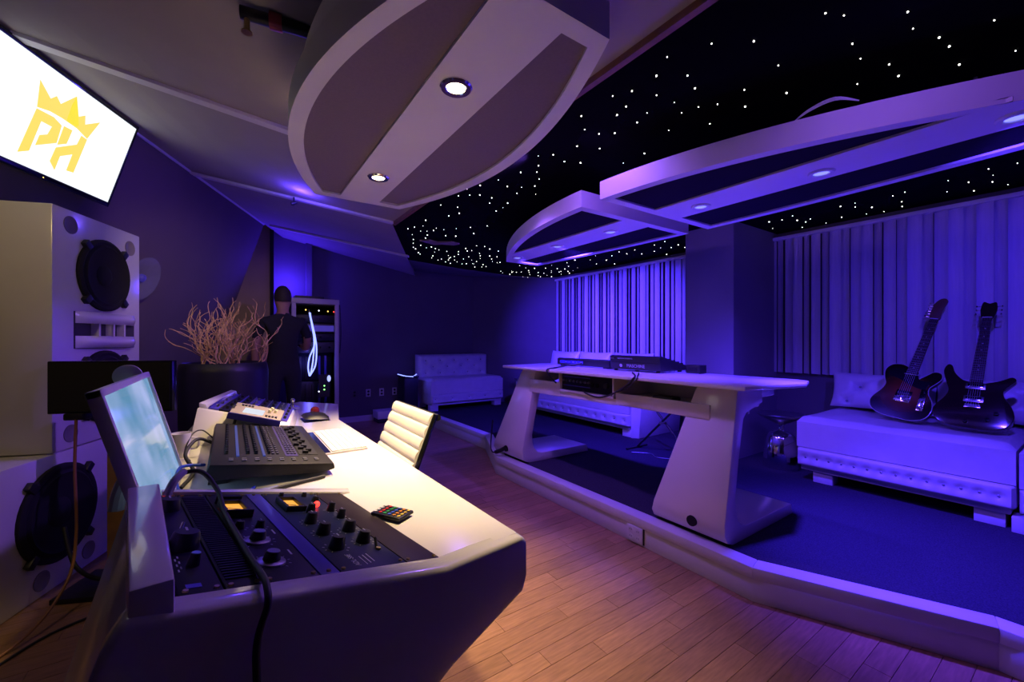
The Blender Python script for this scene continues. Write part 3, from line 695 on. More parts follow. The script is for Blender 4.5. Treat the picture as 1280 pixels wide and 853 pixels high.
# headphone cable with taped plug, over the end of the console
def bp(p, q, h): return bayM @ Vector((p, q, h))
cable('black headphone cable running over the rack gear and down the console end', [bp(0.030, 0.42, 0.004), bp(0.034, 0.435, 0.03), bp(0.055, 0.47, 0.05), bp(0.085, 0.455, 0.055), bp(0.110, 0.40, 0.03), bp(0.112, 0.32, 0.010), bp(0.108, 0.2, 0.007), bp(0.103, 0.08, 0.007), bp(0.100, 0.0, 0.010), bp(0.098, -0.028, 0.008), bp(0.096, -0.052, -0.006), (0.03, 0.652, 0.79), (0.03, 0.650, 0.70), (0.03, 0.64, 0.3), (0.03, 0.60, 0.01)], 0.0048, n=10)
plug = tag(MB().tube([bp(0.028, 0.425, 0.012), bp(0.036, 0.44, 0.04), bp(0.052, 0.468, 0.053)], 0.008, 10, smooth=5).build('taped_plug', M('grey_tape', (0.25, 0.25, 0.27), 0.6)), 'grey taped cable plug standing in the narrow black rack unit', 'plug')

# ---------------- far bay gear: slim modules
farM = frame(FA, FD - FA, FB - FA)
Lp = (FD - FA).length; Lq = 0.49
mods = [BLUEP, INK, INK, BLUEP, INK, NAVY, BLK, BLUEP]
lab = ['cobalt slim rack module next to the white ridge of the far bay', 'ink black slim rack module beside the cobalt one', 'second ink black slim module in the far bay', 'cobalt slim rack module among black ones', 'black slim rack module by the middle of the far bay', 'navy slim rack module of the far bay', 'matt black slim rack module near the small display', 'cobalt end module beside the trackball']
x = 0.032; wmod = (Lp - 0.036) / 8
for i in range(8):
    t = thing('rack_module', lab[i], 'rack gear', mat=farM @ Matrix.Translation((x + wmod / 2, Lq / 2, 0)), group='rack modules in the far console bay')
    B(-wmod / 2 + 0.001, wmod / 2 - 0.001, -Lq / 2 + 0.004, Lq / 2 - 0.004, -0.004, 0.006).build('faceplate', mods[i], t, bevel=0.001)
    B(-wmod / 2 + 0.002, -wmod / 2 + 0.006, -Lq / 2 + 0.01, Lq / 2 - 0.01, 0.006, 0.012).build('edge_rail', STEEL if i % 2 else BLUEP, t)
    for j in range(5):
        y = -0.19 + 0.09 * j
        MB().lathe([(0.007, 0.006), (0.006, 0.018), (0.001, 0.018)], 12, Matrix.Translation((0.004, y, 0))).build('knob', BLK if i % 3 else STEEL, t)
    x += wmod

# ---------------- computer monitor
mm_ = frame((-0.135, 1.14, 0.766), (0, 1, 0), (-0.09, 0, 0.334))
W_, H_ = 0.60, 0.346
mon = thing('computer_monitor', 'white framed computer monitor with pale blue screen behind the rack bay', 'monitor', mat=mm_)
ALU = M('pale_aluminium', (0.66, 0.62, 0.62), 0.35, metal=0.2)
for q in ((0, 0.016, 0, H_), (W_ - 0.014, W_, 0, H_), (0, W_, 0, 0.018), (0, W_, H_ - 0.016, H_)): B(*q, -0.012, 0.012).build('bezel', ALU, mon, bevel=0.002)
B(0.08, W_ - 0.05, 0.05, H_ - 0.03, -0.026, -0.010).build('back_shell', W_SATIN, mon, bevel=0.008)
def screen_mat():
    m = bpy.data.materials.new('cloudy_blue_screen'); m.use_nodes = True; nt = m.node_tree; b = nt.nodes['Principled BSDF']
    b.inputs['Base Color'].default_value = (0.02, 0.02, 0.02, 1); b.inputs['Roughness'].default_value = 0.08
    tc = nt.nodes.new('ShaderNodeTexCoord'); nz = nt.nodes.new('ShaderNodeTexNoise'); nz.inputs['Scale'].default_value = 5; nz.inputs['Detail'].default_value = 2
    cr = nt.nodes.new('ShaderNodeValToRGB')
    cr.color_ramp.elements[0].position = 0.35; cr.color_ramp.elements[0].color = (0.12, 0.30, 0.48, 1)
    cr.color_ramp.elements[1].position = 0.68; cr.color_ramp.elements[1].color = (0.42, 0.52, 0.86, 1)
    nt.links.new(tc.outputs['Object'], nz.inputs['Vector']); nt.links.new(nz.outputs['Fac'], cr.inputs[0])
    nt.links.new(cr.outputs[0], b.inputs['Emission Color']); b.inputs['Emission Strength'].default_value = 0.9
    return m
B(0.015, W_ - 0.013, 0.017, H_ - 0.015, -0.009, 0.004).build('screen', screen_mat(), mon, smooth=0)
MB().lathe([(0.034, -0.005), (0.034, 0.005), (0.001, 0.005)], 28, Matrix.Translation((W_ - 0.06, H_ + 0.002, -0.03)) @ Matrix.Rotation(R(-90), 4, 'Y')).build('round_badge', W_SATIN, mon)
MB().tube([(0.42, 0.12, -0.038), (0.42, 0.06, -0.10), (0.42, 0.0, -0.13)], 0.018, 10, smooth=4).build('arm', ALU, mon)

# ---------------- control surface
csM = frame((0.283, 2.17, 0.798), (-0.333, 0, 0.05), (0, -1, 0))
cs = thing('control_surface', 'large black mixing control surface with rows of faders on the worktop', 'mixer', mat=csM)
GREY_D = M('charcoal_panel', (0.012, 0.011, 0.014), 0.5, spec=0.3, noise=0.06, nscale=30)
MB().prism([(0.0, 0.0), (0.335, 0.0), (0.34, -0.02), (0.325, -0.045), (0.03, -0.03), (-0.006, -0.018)], 0, 0.72, 'y').build('body', GREY_D, cs, bevel=0.004)
B(0.28, 0.33, 0.1, 0.62, -0.085, -0.03).build('rear_foot', BLK, cs)
B(0.01, 0.04, 0.1, 0.62, -0.036, -0.024).build('front_foot', BLK, cs)
B(0.262, 0.270, 0.06, 0.62, 0, 0.003).build('blue_display_strip', emis('strip_blue', (0.03, 0.08, 0.5), 0.5), cs, smooth=0)
B(0.190, 0.197, 0.06, 0.62, 0, 0.003).build('blue_display_strip', emis('strip_blue', (0.03, 0.08, 0.5), 0.5), cs, smooth=0)
SLOT = M('fader_bed', (0.006, 0.006, 0.008), 0.6); VB = M('violet_panel', (0.05, 0.035, 0.16), 0.45)
B(0.030, 0.088, 0.05, 0.60, 0, 0.0015).build('fader_bed', SLOT, cs, smooth=0)
B(0.094, 0.132, 0.05, 0.62, 0, 0.001).build('button_bed', VB, cs, smooth=0)
fc = MB(); bt = MB(); kn = MB(); ct = MB()
for j in range(17):
    y = 0.07 + 0.0315 * j
    fx = 0.045 + 0.028 * ((j * 7) % 5) / 4
    fc.box(fx, fx + 0.018, y, y + 0.013, 0.001, 0.011)
    for xx in (0.098, 0.108, 0.118, 0.150, 0.163): bt.box(xx, xx + 0.007, y, y + 0.016, 0.0, 0.004)
    for xx in (0.215, 0.238, 0.296): kn.cyl((xx, y + 0.008, 0), (xx, y + 0.008, 0.012), 0.006, 0.005, 10)
    kn.cyl((0.178, y + 0.008, 0), (0.178, y + 0.008, 0.010), 0.005, 0.004, 10)
for i in range(8):
    for yy in (0.652, 0.672): ct.box(0.04 + 0.034 * i, 0.052 + 0.034 * i, yy, yy + 0.010, 0, 0.004)
fc.build('fader_caps', BLK, cs, kind='stuff', bevel=0.001); bt.build('buttons', M('grey_button', (0.05, 0.045, 0.08), 0.5), cs, kind='stuff')
kn.build('knobs', BLK, cs, kind='stuff'); ct.build('transport_buttons', M('pale_button', (0.15, 0.15, 0.17), 0.5), cs, kind='stuff')

# ---------------- keyboard, trackball, controller, remote
kb = thing('computer_keyboard', 'slim white computer keyboard beside the control surface', 'keyboard', (0.385, 1.93, 0.7605))
KM = Matrix.Translation((0.385, 1.93, 0))
B(-0.094, 0.078, -0.218, 0.215, 0.0, 0.007).build('base', ALU, kb, bevel=0.002)
B(-0.092, -0.062, -0.214, 0.211, 0.007, 0.0082).build('dark_bar', M('dark_blue_glass', (0.01, 0.012, 0.06), 0.12), kb, smooth=0)  # aluminium top bar; its shade and blue reflection painted as dark colour
KEY = M('white_key', (0.80, 0.78, 0.74), 0.5)
for r_ in range(6):
    x0 = -0.056 + 0.0222 * r_; m = MB()
    nk = 15 if r_ < 5 else 9
    y = -0.21
    for k in range(nk):
        w = 0.0278 if r_ < 5 else (0.03 if k != 4 else 0.16)
        m.box(x0, x0 + 0.0195, y, y + w - 0.0015, 0.007, 0.0115); y += w + 0.0004
        if y > 0.2: break
    m.build('key_row', KEY, kb, smooth=0)
tb = thing('trackball', 'black trackball mouse with a dark red ball on the far worktop', 'trackball', (0.395, 2.53, 0.7605))
def tbf(a, b):
    x = (a - 0.5) * 0.13; y = (b - 0.5) * 0.16
    e = max(0.0, 1 - (2 * a - 1) ** 2) * max(0.0, 1 - (2 * b - 1) ** 2)
    return (x, y, 0.006 + 0.03 * e ** 0.5 + 0.012 * (1 - a))
MB().grid(tbf, 14, 14).grid(lambda a, b: ((a - 0.5) * 0.13, (b - 0.5) * 0.16, 0.0), 14, 14).build('shell', BLK, tb, smooth=50)
MB().ball((0.0, 0.015, 0.046), 0.024, 18).build('ball', M('red_ball', (0.14, 0.01, 0.01), 0.1, coat=0.6), tb, smooth=80)
B(0.045, 0.06, -0.06, 0.06, 0.006, 0.02).build('scroll_button', BLK_G, tb, bevel=0.003)
dcx = farM @ Vector((0.225, -0.02, 0.028))
dc = thing('monitor_controller', 'small pewter controller with white display resting on the far rack bay', 'controller', mat=frame(dcx, (FD - FA), (0.25, 0.9, 0.12)))
PEW = M('pewter', (0.34, 0.29, 0.24), 0.45, noise=0.05, nscale=20)
B(-0.10, 0.10, -0.06, 0.09, -0.028, 0.0).build('case', PEW, dc, bevel=0.003)
B(-0.103, 0.103, -0.063, -0.058, -0.03, -0.002).build('front_edge', BLUEP, dc)
B(-0.055, 0.025, -0.04, 0.03, 0, 0.0015).build('display', emis('white_lcd', (0.75, 0.82, 0.9), 0.9), dc, smooth=0)
for i in range(4):
    for yy, xx in ((0.05, -0.075), (-0.045, 0.035)):
        B(xx + 0.013 * i, xx + 0.009 + 0.013 * i, yy, yy + 0.014, 0, 0.004).build('button', BLK, dc)
for xx, yy in ((0.045, 0.02), (0.068, 0.03), (0.05, 0.055)):
    MB().cyl((xx, yy, 0), (xx, yy, 0.014), 0.008, 0.007, 14).build('knob', M('cream_knob', (0.7, 0.66, 0.4), 0.4), dc)
gd = thing('metal_fitting', 'small shiny metal knob fitting at the end of the far bay', 'fitting', (0.30, 2.60, 0.828))
B(-0.035, 0.02, -0.03, 0.03, -0.01, 0.004).build('plate', BLUEP, gd)
MB().cyl((-0.01, 0.0, 0.004), (-0.01, 0.0, 0.035), 0.011, 0.009, 14).build('post', CHROME, gd)
MB().ball((-0.01, 0, 0.04), 0.012, 12).build('cap', CHROME, gd, smooth=80)
rm = thing('remote_control', 'small black remote with rows of coloured buttons at the rack bay edge', 'remote', mat=frame((0.335, 1.02, 0.770), (0.5, -0.85, 0), (0.85, 0.5, 0)))
B(-0.045, 0.045, -0.027, 0.027, -0.004, 0.004).build('case', BLK, rm, bevel=0.002)
cols = [(0.7, 0.7, 0.7), (0.6, 0.03, 0.02), (0.03, 0.35, 0.08), (0.04, 0.1, 0.6), (0.7, 0.25, 0.02), (0.75, 0.55, 0.05)]
for c_ in range(6):
    m = MB()
    for r_ in range(4): m.cyl((-0.036 + 0.0145 * c_, -0.018 + 0.012 * r_, 0.004), (-0.036 + 0.0145 * c_, -0.018 + 0.012 * r_, 0.006), 0.0042, n=10)
    m.build('button_row', M('remote_col%d' % c_, cols[c_], 0.4), rm)
# cables by the monitor
BLUEC = M('blue_cable', (0.02, 0.06, 0.4), 0.4)
cable('blue cable curling on the worktop between monitor and control surface', [(-0.07, 1.72, 0.785), (-0.13, 1.66, 0.80), (-0.12, 1.50, 0.775), (-0.05, 1.40, 0.768), (0.03, 1.40, 0.766), (0.06, 1.44, 0.766)], 0.005, BLUEC)
cable('thick black cable arching behind the control surface', [(-0.05, 1.98, 0.80), (-0.10, 1.95, 0.83), (-0.13, 1.85, 0.80), (-0.10, 1.72, 0.768), (-0.12, 1.55, 0.766)], 0.006)
cable('thin black wire looped at the back of the worktop', [(-0.05, 2.05, 0.80), (-0.09, 2.07, 0.84), (-0.12, 2.0, 0.84), (-0.14, 1.95, 0.78), (-0.12, 1.9, 0.764)], 0.0025)
cable('black cable leaning over the edge of the far bay', [farM @ Vector((0.14, 0.06, 0.02)), farM @ Vector((0.125, -0.01, 0.03)), (0.02, 2.18, 0.86), (0.0, 2.13, 0.80), (0.0, 2.10, 0.765)], 0.006)
cable('black cable lying on the worktop along the rack bay', [(-0.13, 1.30, 0.766), (-0.05, 1.33, 0.766), (0.05, 1.36, 0.766), (0.14, 1.40, 0.766), (0.25, 1.43, 0.766)], 0.006)
cup = thing('desk_cup', 'small grey white cup behind the monitor at the back of the worktop', 'cup', (-0.155, 2.0, 0.7605))
MB().lathe([(0.028, 0), (0.034, 0.09), (0.031, 0.09), (0.026, 0.006), (0.001, 0.006)], 24).build('body', W_GLOSS, cup, smooth=50)
MB().tube([(0.033, 0, 0.07), (0.055, 0, 0.06), (0.05, 0, 0.03), (0.03, 0, 0.025)], 0.004, 8, smooth=5).build('handle', W_GLOSS, cup)
sheet = tag(B(-0.12, 0.12, 1.30, 1.44, 0.7602, 0.7612).build('paper_sheet', M('pale_paper', (0.62, 0.68, 0.78), 0.7)), 'pale blue paper sheet under the cables on the worktop', 'paper')

# ================================================================== office chair
chm = Matrix.Translation((0.34, 1.70, 0))
ch = thing('office_chair', 'white ribbed office chair tucked under the console worktop', 'chair', (0.36, 1.70, 0))
# back : from seat rear up, leaning
b0 = Vector((0.47, 0, 0.47)); b1 = Vector((0.655, 0, 0.915))
def cw(x): return x - 0.36
yc0, yc1 = -0.215, 0.215
nb = 10
bd_ = (b1 - b0); bn = Vector((-bd_.z, 0, bd_.x)).normalized()
bk = MB()
NS = nb * 8
def backf(off):
    def fn(a, b):
        k = b * nb; fr = k - math.floor(k) if b < 1 else 1.0
        puff = 0.008 * (math.sin(math.pi * fr) ** 0.5 if 0 < fr < 1 else 0)
        p = b0 + bd_ * b + bn * (puff * off + 0.008 * off) + Vector((0, 0, 0))
        return (p.x - 0.36, yc0 + (yc1 - yc0) * a, p.z)
    return fn
bk.grid(backf(1), 2, NS); bk.grid(backf(-1), 2, NS)
for a in (0, 1):
    bk.grid(lambda s_, b, a=a: tuple(Vector(backf(1)(a, b)).lerp(Vector(backf(-1)(a, b)), s_)), 1, NS)
bk.grid(lambda a, s_: tuple(Vector(backf(1)(a, 1)).lerp(Vector(backf(-1)(a, 1)), s_)), 2, 1)
bk.build('backrest', LEATH2, ch, smooth=50)
st = MB(); nsd = 7
def seatf(off):
    def fn(a, b):
        k = b * nsd; fr = k - math.floor(k) if b < 1 else 1.0
        puff = 0.014 * (math.sin(math.pi * fr) ** 0.5 if 0 < fr < 1 else 0)
        return (0.05 + 0.42 * b - 0.36, yc0 + (yc1 - yc0) * a, 0.46 + off * (puff + 0.008))
    return fn
st.grid(seatf(1), 2, nsd * 8); st.grid(seatf(-1), 2, nsd * 8)
st.build('seat', LEATH2, ch, smooth=50)
for s_ in (-1, 1):
    y = s_ * 0.222
    MB().tube([(b1.x - 0.36, y, b1.z), (b0.x - 0.36, y, b0.z), (0.40 - 0.36, y, 0.455), (0.05 - 0.36, y, 0.455)], 0.010, 8, smooth=4).build('side_rail', BLK_G if s_ < 0 else CHROME, ch)
MB().tube([(b1.x - 0.352, -0.225, b1.z - 0.012), (b1.x - 0.352, 0.225, b1.z - 0.012)], 0.013, 10).build('top_rail', BLK, ch)
for s_ in (-1, 1):
    y = s_ * 0.24
    MB().tube([(0.10, y, 0.455), (0.16, y, 0.62), (0.0, y, 0.66), (-0.14, y, 0.64), (-0.12, y, 0.46)], 0.009, 8, smooth=5).build('armrest', CHROME, ch)
MB().cyl((-0.1, 0, 0.07), (-0.1, 0, 0.45), 0.025, 0.02, 16).build('gas_column', CHROME, ch)
for k in range(5):
    a = R(20 + 72 * k); e = Vector((-0.1 + 0.28 * math.cos(a), 0.28 * math.sin(a), 0.06))
    lg = MB().tube([(-0.1, 0, 0.10), e], 0.018, 8, radii=[0.022, 0.013]).build('base_leg', CHROME, ch)
    MB().cyl(e + Vector((0, -0.012, -0.03)), e + Vector((0, 0.012, -0.03)), 0.028, n=16).build('caster', BLK, lg)

# ================================================================== central desk on the platform
dk = thing('studio_desk', 'white lacquered studio desk with two curved slab legs on the platform', 'desk', (2.3, 2.05, P))
MB().prism([(2.0, 0.98), (2.43, 0.885), (2.585, 0.93), (2.62, 1.0), (2.62, 3.05), (2.5, 3.12), (2.0, 3.07)], 0.962, 0.985).build('desktop', W_GLOSS, dk, world=True, bevel=0.006)
LO = [(2.81, P), (2.20, P), (2.115, P), (2.065, P + 0.02), (2.038, P + 0.06), (2.03, P + 0.12), (2.065, 0.6), (2.098, 0.93), (2.115, 0.962), (2.36, 0.962)]
LI = [(2.785, P + 0.065), (2.25, P + 0.07), (2.20, P + 0.085), (2.165, P + 0.12), (2.145, P + 0.17), (2.135, P + 0.24), (2.145, 0.6), (2.162, 0.80), (2.19, 0.83), (2.36, 0.87)]
def desk_leg(vmin, vmax):
    m = MB(); vs = []; fs = []
    for o_, i_ in zip(LO, LI):
        z = o_[1]
        vs += [(o_[0], vmin(o_[1]), o_[1]), (o_[0], vmax(o_[1]), o_[1]), (i_[0], vmax(o_[1]), i_[1]), (i_[0], vmin(o_[1]), i_[1])]
    n = len(LO)
    for k in range(n - 1):
        a = 4 * k; b = 4 * (k + 1)
        for j in range(4): fs.append((a + j, a + (j + 1) % 4, b + (j + 1) % 4, b + j))
    fs.append((0, 1, 2, 3)); fs.append((4 * n - 4, 4 * n - 3, 4 * n - 2, 4 * n - 1))
    m.add(vs, fs)
    return m.build('leg', W_GLOSS, dk, world=True, bevel=0.006, smooth=40)
l1 = desk_leg(lambda z: 1.095 - 0.04 * max(0, z - 0.2), lambda z: 1.535 - 0.33 * max(0, z - 0.2))
l2 = desk_leg(lambda z: 2.82 - 0.13 * max(0, z - 0.2), lambda z: 3.29 - 0.5 * max(0, z - 0.2))
for lg, y in ((l1, 1.27), (l2, 3.06)):
    MB().cyl((2.025, y, P + 0.085), (2.045, y, P + 0.085), 0.028, n=20).build('cable_hole', BLK_M, lg, world=True)
# apron, shelf and cubby
B(2.08, 2.10, 1.20, 1.84, 0.783, 0.862).build('apron', W_GLOSS, dk, world=True, bevel=0.003)
B(2.08, 2.10, 2.39, 2.78, 0.775, 0.882).build('apron', W_GLOSS, dk, world=True, bevel=0.003)
B(2.082, 2.10, 1.84, 2.39, 0.778, 0.822).build('apron', W_GLOSS, dk, world=True, bevel=0.003)
B(2.09, 2.45, 1.18, 2.80, 0.822, 0.834).build('shelf', W_SATIN, dk, world=True)
B(2.44, 2.46, 1.18, 2.80, 0.782, 0.962).build('back_board', W_SATIN, dk, world=True)
for y in (1.845, 2.378): B(2.07, 2.44, y, y + 0.014, 0.822, 0.962).build('divider', W_GLOSS, dk, world=True, bevel=0.002)
B(2.07, 2.10, 1.845, 2.392, 0.820, 0.836).build('cubby_lip', W_GLOSS, dk, world=True, bevel=0.002)
B(2.45, 2.63, 1.12, 1.20, 0.88, 0.962).build('bracket', W_GLOSS, dk, world=True, bevel=0.01)
B(2.36, 2.45, 1.12, 1.20, 0.83, 0.962).build('bracket', W_GLOSS, dk, world=True, bevel=0.01)
# audio interface in the cubby
ai = thing('audio_interface', 'dark rack audio interface in the open cubby under the desktop', 'audio interface', (2.2, 2.118, 0.8365))
def lw(m, x, y, z): return m
B(-0.105, 0.15, -0.255, 0.255, 0.0, 0.118).build('case', BLK, ai, bevel=0.002)
B(-0.110, -0.104, -0.257, 0.257, 0.0, 0.12).build('faceplate', INK, ai, bevel=0.001)
for k in range(8): MB().cyl((-0.110, 0.235 - 0.038 * k, 0.068), (-0.124, 0.235 - 0.038 * k, 0.068), 0.009, 0.008, 14).build('knob', STEEL, ai)
MB().cyl((-0.110, -0.195, 0.06), (-0.128, -0.195, 0.06), 0.02, 0.018, 20).build('volume_knob', BLK, ai)
for y in (-0.06, -0.11): MB().cyl((-0.110, y, 0.055), (-0.116, y, 0.055), 0.014, n=16).build('jack', BLK_G, ai)
for z in (0.03, 0.095): B(-0.112, -0.110, -0.04, 0.24, z, z + 0.006).build('stripe', BLUEP, ai, smooth=0)
# drum pad controller with lettering
pc = thing('pad_controller', 'black wedge shaped pad controller with white lettering on its back', 'controller', (2.34, 1.90, 0.9855))
MB().prism([(0.0, 0.012), (-0.012, 0.105), (0.015, 0.112), (0.29, 0.045), (0.295, 0.012)], -0.215, 0.215, 'y').build('case', BLK, pc, bevel=0.003)
for x in (0.02, 0.26):
    for y in (-0.18, 0.18): MB().cyl((x, y, 0), (x, y, 0.013), 0.014, n=12).build('foot', RUB, pc)
B(-0.008, -0.004, -0.2, 0.205, 0.062, 0.066).build('seam', GREY_D, pc)
for i in range(4):
    for j in range(4): B(0.10 + 0.045 * i, 0.138 + 0.045 * i, -0.2 + 0.045 * j, -0.162 + 0.045 * j, 0.088 - 0.0109 * i - 0.006, 0.097 - 0.0109 * i - 0.003).build('pad', GREY_D, pc)
bk_dir = Vector((-0.012, 0, 0.093)).normalized()
def back_face(y, z): return frame((-0.012 * (z - 0.012) / 0.093 - 0.0012, y, z), (0, -1, 0), bk_dir)
LET = M('silver_print', (0.55, 0.56, 0.66), 0.5)
text_part('MASCHINE', 0.032, LET, pc, back_face(-0.015, 0.038))
MB().lathe([(0.013, 0), (0.013, 0.0006), (0.009, 0.0006), (0.009, 0)], 6, back_face(0.115, 0.038)).build('emblem', LET, pc, smooth=0)
text_part('NATIVE INSTRUMENTS', 0.013, LET, pc, back_face(0.075, 0.089))
B(-0.016, -0.0115, 0.172, 0.205, 0.082, 0.097).build('badge', STEEL, pc, smooth=0)
kc = thing('desk_controller', 'slim black wedge controller at the far half of the desk', 'controller', (2.38, 2.47, 0.9855))
MB().prism([(0.0, 0.01), (0.0, 0.062), (0.02, 0.07), (0.18, 0.03), (0.18, 0.01)], -0.3, 0.3, 'y').build('case', BLK, kc, bevel=0.003)
for y in (-0.25, 0.25): B(0.01, 0.16, y - 0.02, y + 0.02, 0.0, 0.011).build('foot', RUB, kc)
B(-0.003, 0.0, -0.02, 0.26, 0.025, 0.05).build('socket_panel', BLUEP, kc, smooth=0)
for k in range(5): MB().cyl((-0.003, 0.0 + 0.045 * k, 0.037), (-0.008, 0.0 + 0.045 * k, 0.037), 0.007, n=10).build('socket', STEEL, kc)
bx_ = thing('power_brick', 'small black box on the desktop behind the pad controller', 'box', (2.56, 1.57, 0.9855))
B(-0.04, 0.04, -0.05, 0.05, 0.0, 0.055).build('case', BLK, bx_, bevel=0.004)
B(-0.042, -0.04, -0.03, 0.03, 0.015, 0.04).build('label_plate', GREY_D, bx_)
cable('black cable from the wedge controller down to the cubby', [(2.37, 2.45, 1.02), (2.25, 2.5, 1.0), (2.08, 2.46, 0.99), (1.985, 2.43, 0.98), (2.0, 2.41, 0.93), (2.055, 2.405, 0.88)], 0.006)
cable('long black cable hanging from the desktop below the cubby', [(2.2, 1.80, 0.99), (2.05, 1.66, 0.99), (1.988, 1.62, 0.975), (2.02, 1.72, 0.91), (2.04, 1.86, 0.845), (2.05, 1.97, 0.82), (2.06, 2.08, 0.83), (2.068, 2.13, 0.85)], 0.006)
cable('black cable curving over the desk edge beside the pad controller', [(2.2, 1.75, 0.99), (2.04, 1.63, 0.988), (1.984, 1.6, 0.965), (2.03, 1.72, 0.90), (2.06, 1.80, 0.875), (2.09, 1.84, 0.868)], 0.005)
pp = thing('power_plug', 'black power plug and cord at the foot of the far desk leg', 'plug', (2.0, 3.17, P + 0.004))
MB().tube([(0.03, -0.1, 0.085), (0.0, -0.05, 0.05), (-0.01, 0.0, 0.03)], 0.018, 10, smooth=4).build('plug', BLK, pp)
MB().tube([(-0.01, 0.0, 0.03), (-0.015, 0.05, 0.025), (0.0, 0.1, 0.08), (0.04, 0.13, 0.3)], 0.006, 8, smooth=5).build('cord', BLK, pp)
sw = thing('desk_hub', 'flat black hub lying on the desk shelf under the desktop', 'hub', (2.15, 1.52, 0.8345))
B(-0.03, 0.06, -0.07, 0.07, 0, 0.035).build('case', BLK, sw, bevel=0.008)
B(-0.031, -0.03, -0.05, 0.05, 0.01, 0.022).build('port_strip', GREY_D, sw)
# outlet plate on the platform riser
op = thing('outlet_plate', 'white four socket outlet plate on the platform edge', 'outlet', (1.983, 1.60, 0.012))
B(-0.012, 0.0, -0.056, 0.056, 0.0, 0.092).build('plate', W_SATIN, op, bevel=0.002)
for y in (-0.026, 0.026):
    for z in (0.026, 0.066):
        so = MB().cyl((-0.012, y, z), (-0.0135, y, z), 0.017, n=18).build('socket', W_GLOSS, op)
        for dy in (-0.006, 0.006): B(-0.0142, -0.0134, y + dy - 0.0012, y + dy + 0.0012, z - 0.002, z + 0.008).build('slot', BLK_M, so, smooth=0)
B(-0.004, 0.001, -0.063, -0.056, 0.0, 0.1).build('gap_strip', BLK_M, op)

# ================================================================== tufted sofas
BUT = M('crystal_button', (0.5, 0.5, 0.6), 0.1, metal=0.7)
def dent(x, z, pts, s, d):
    t_ = 0
    for (a, b) in pts:
        r2 = ((x - a) ** 2 + (z - b) ** 2) / (s * s)
        t_ += d * math.exp(-r2)
    return t_
def tuft_panel(m, L, z0, z1, pts, yf, thick, nx=None, nz=8, s=0.022, d=0.018, yb=0.0, round_=0.02):
    nx = nx or max(24, int(L / 0.014))
    def fn(a, b):
        x = a * L; z = z0 + (z1 - z0) * b
        e = min(1, min(a * L, (1 - a) * L) / round_, min(b, 1 - b) * (z1 - z0) / round_)
        e = math.sqrt(max(0, 1 - (1 - e) ** 2))
        return (x, yb - thick * e + dent(x, z, pts, s, d) * e, z)
    m.grid(fn, nx, nz); m.grid(lambda a, b: (a * L, yb, z0 + (z1 - z0) * b), nx, nz)
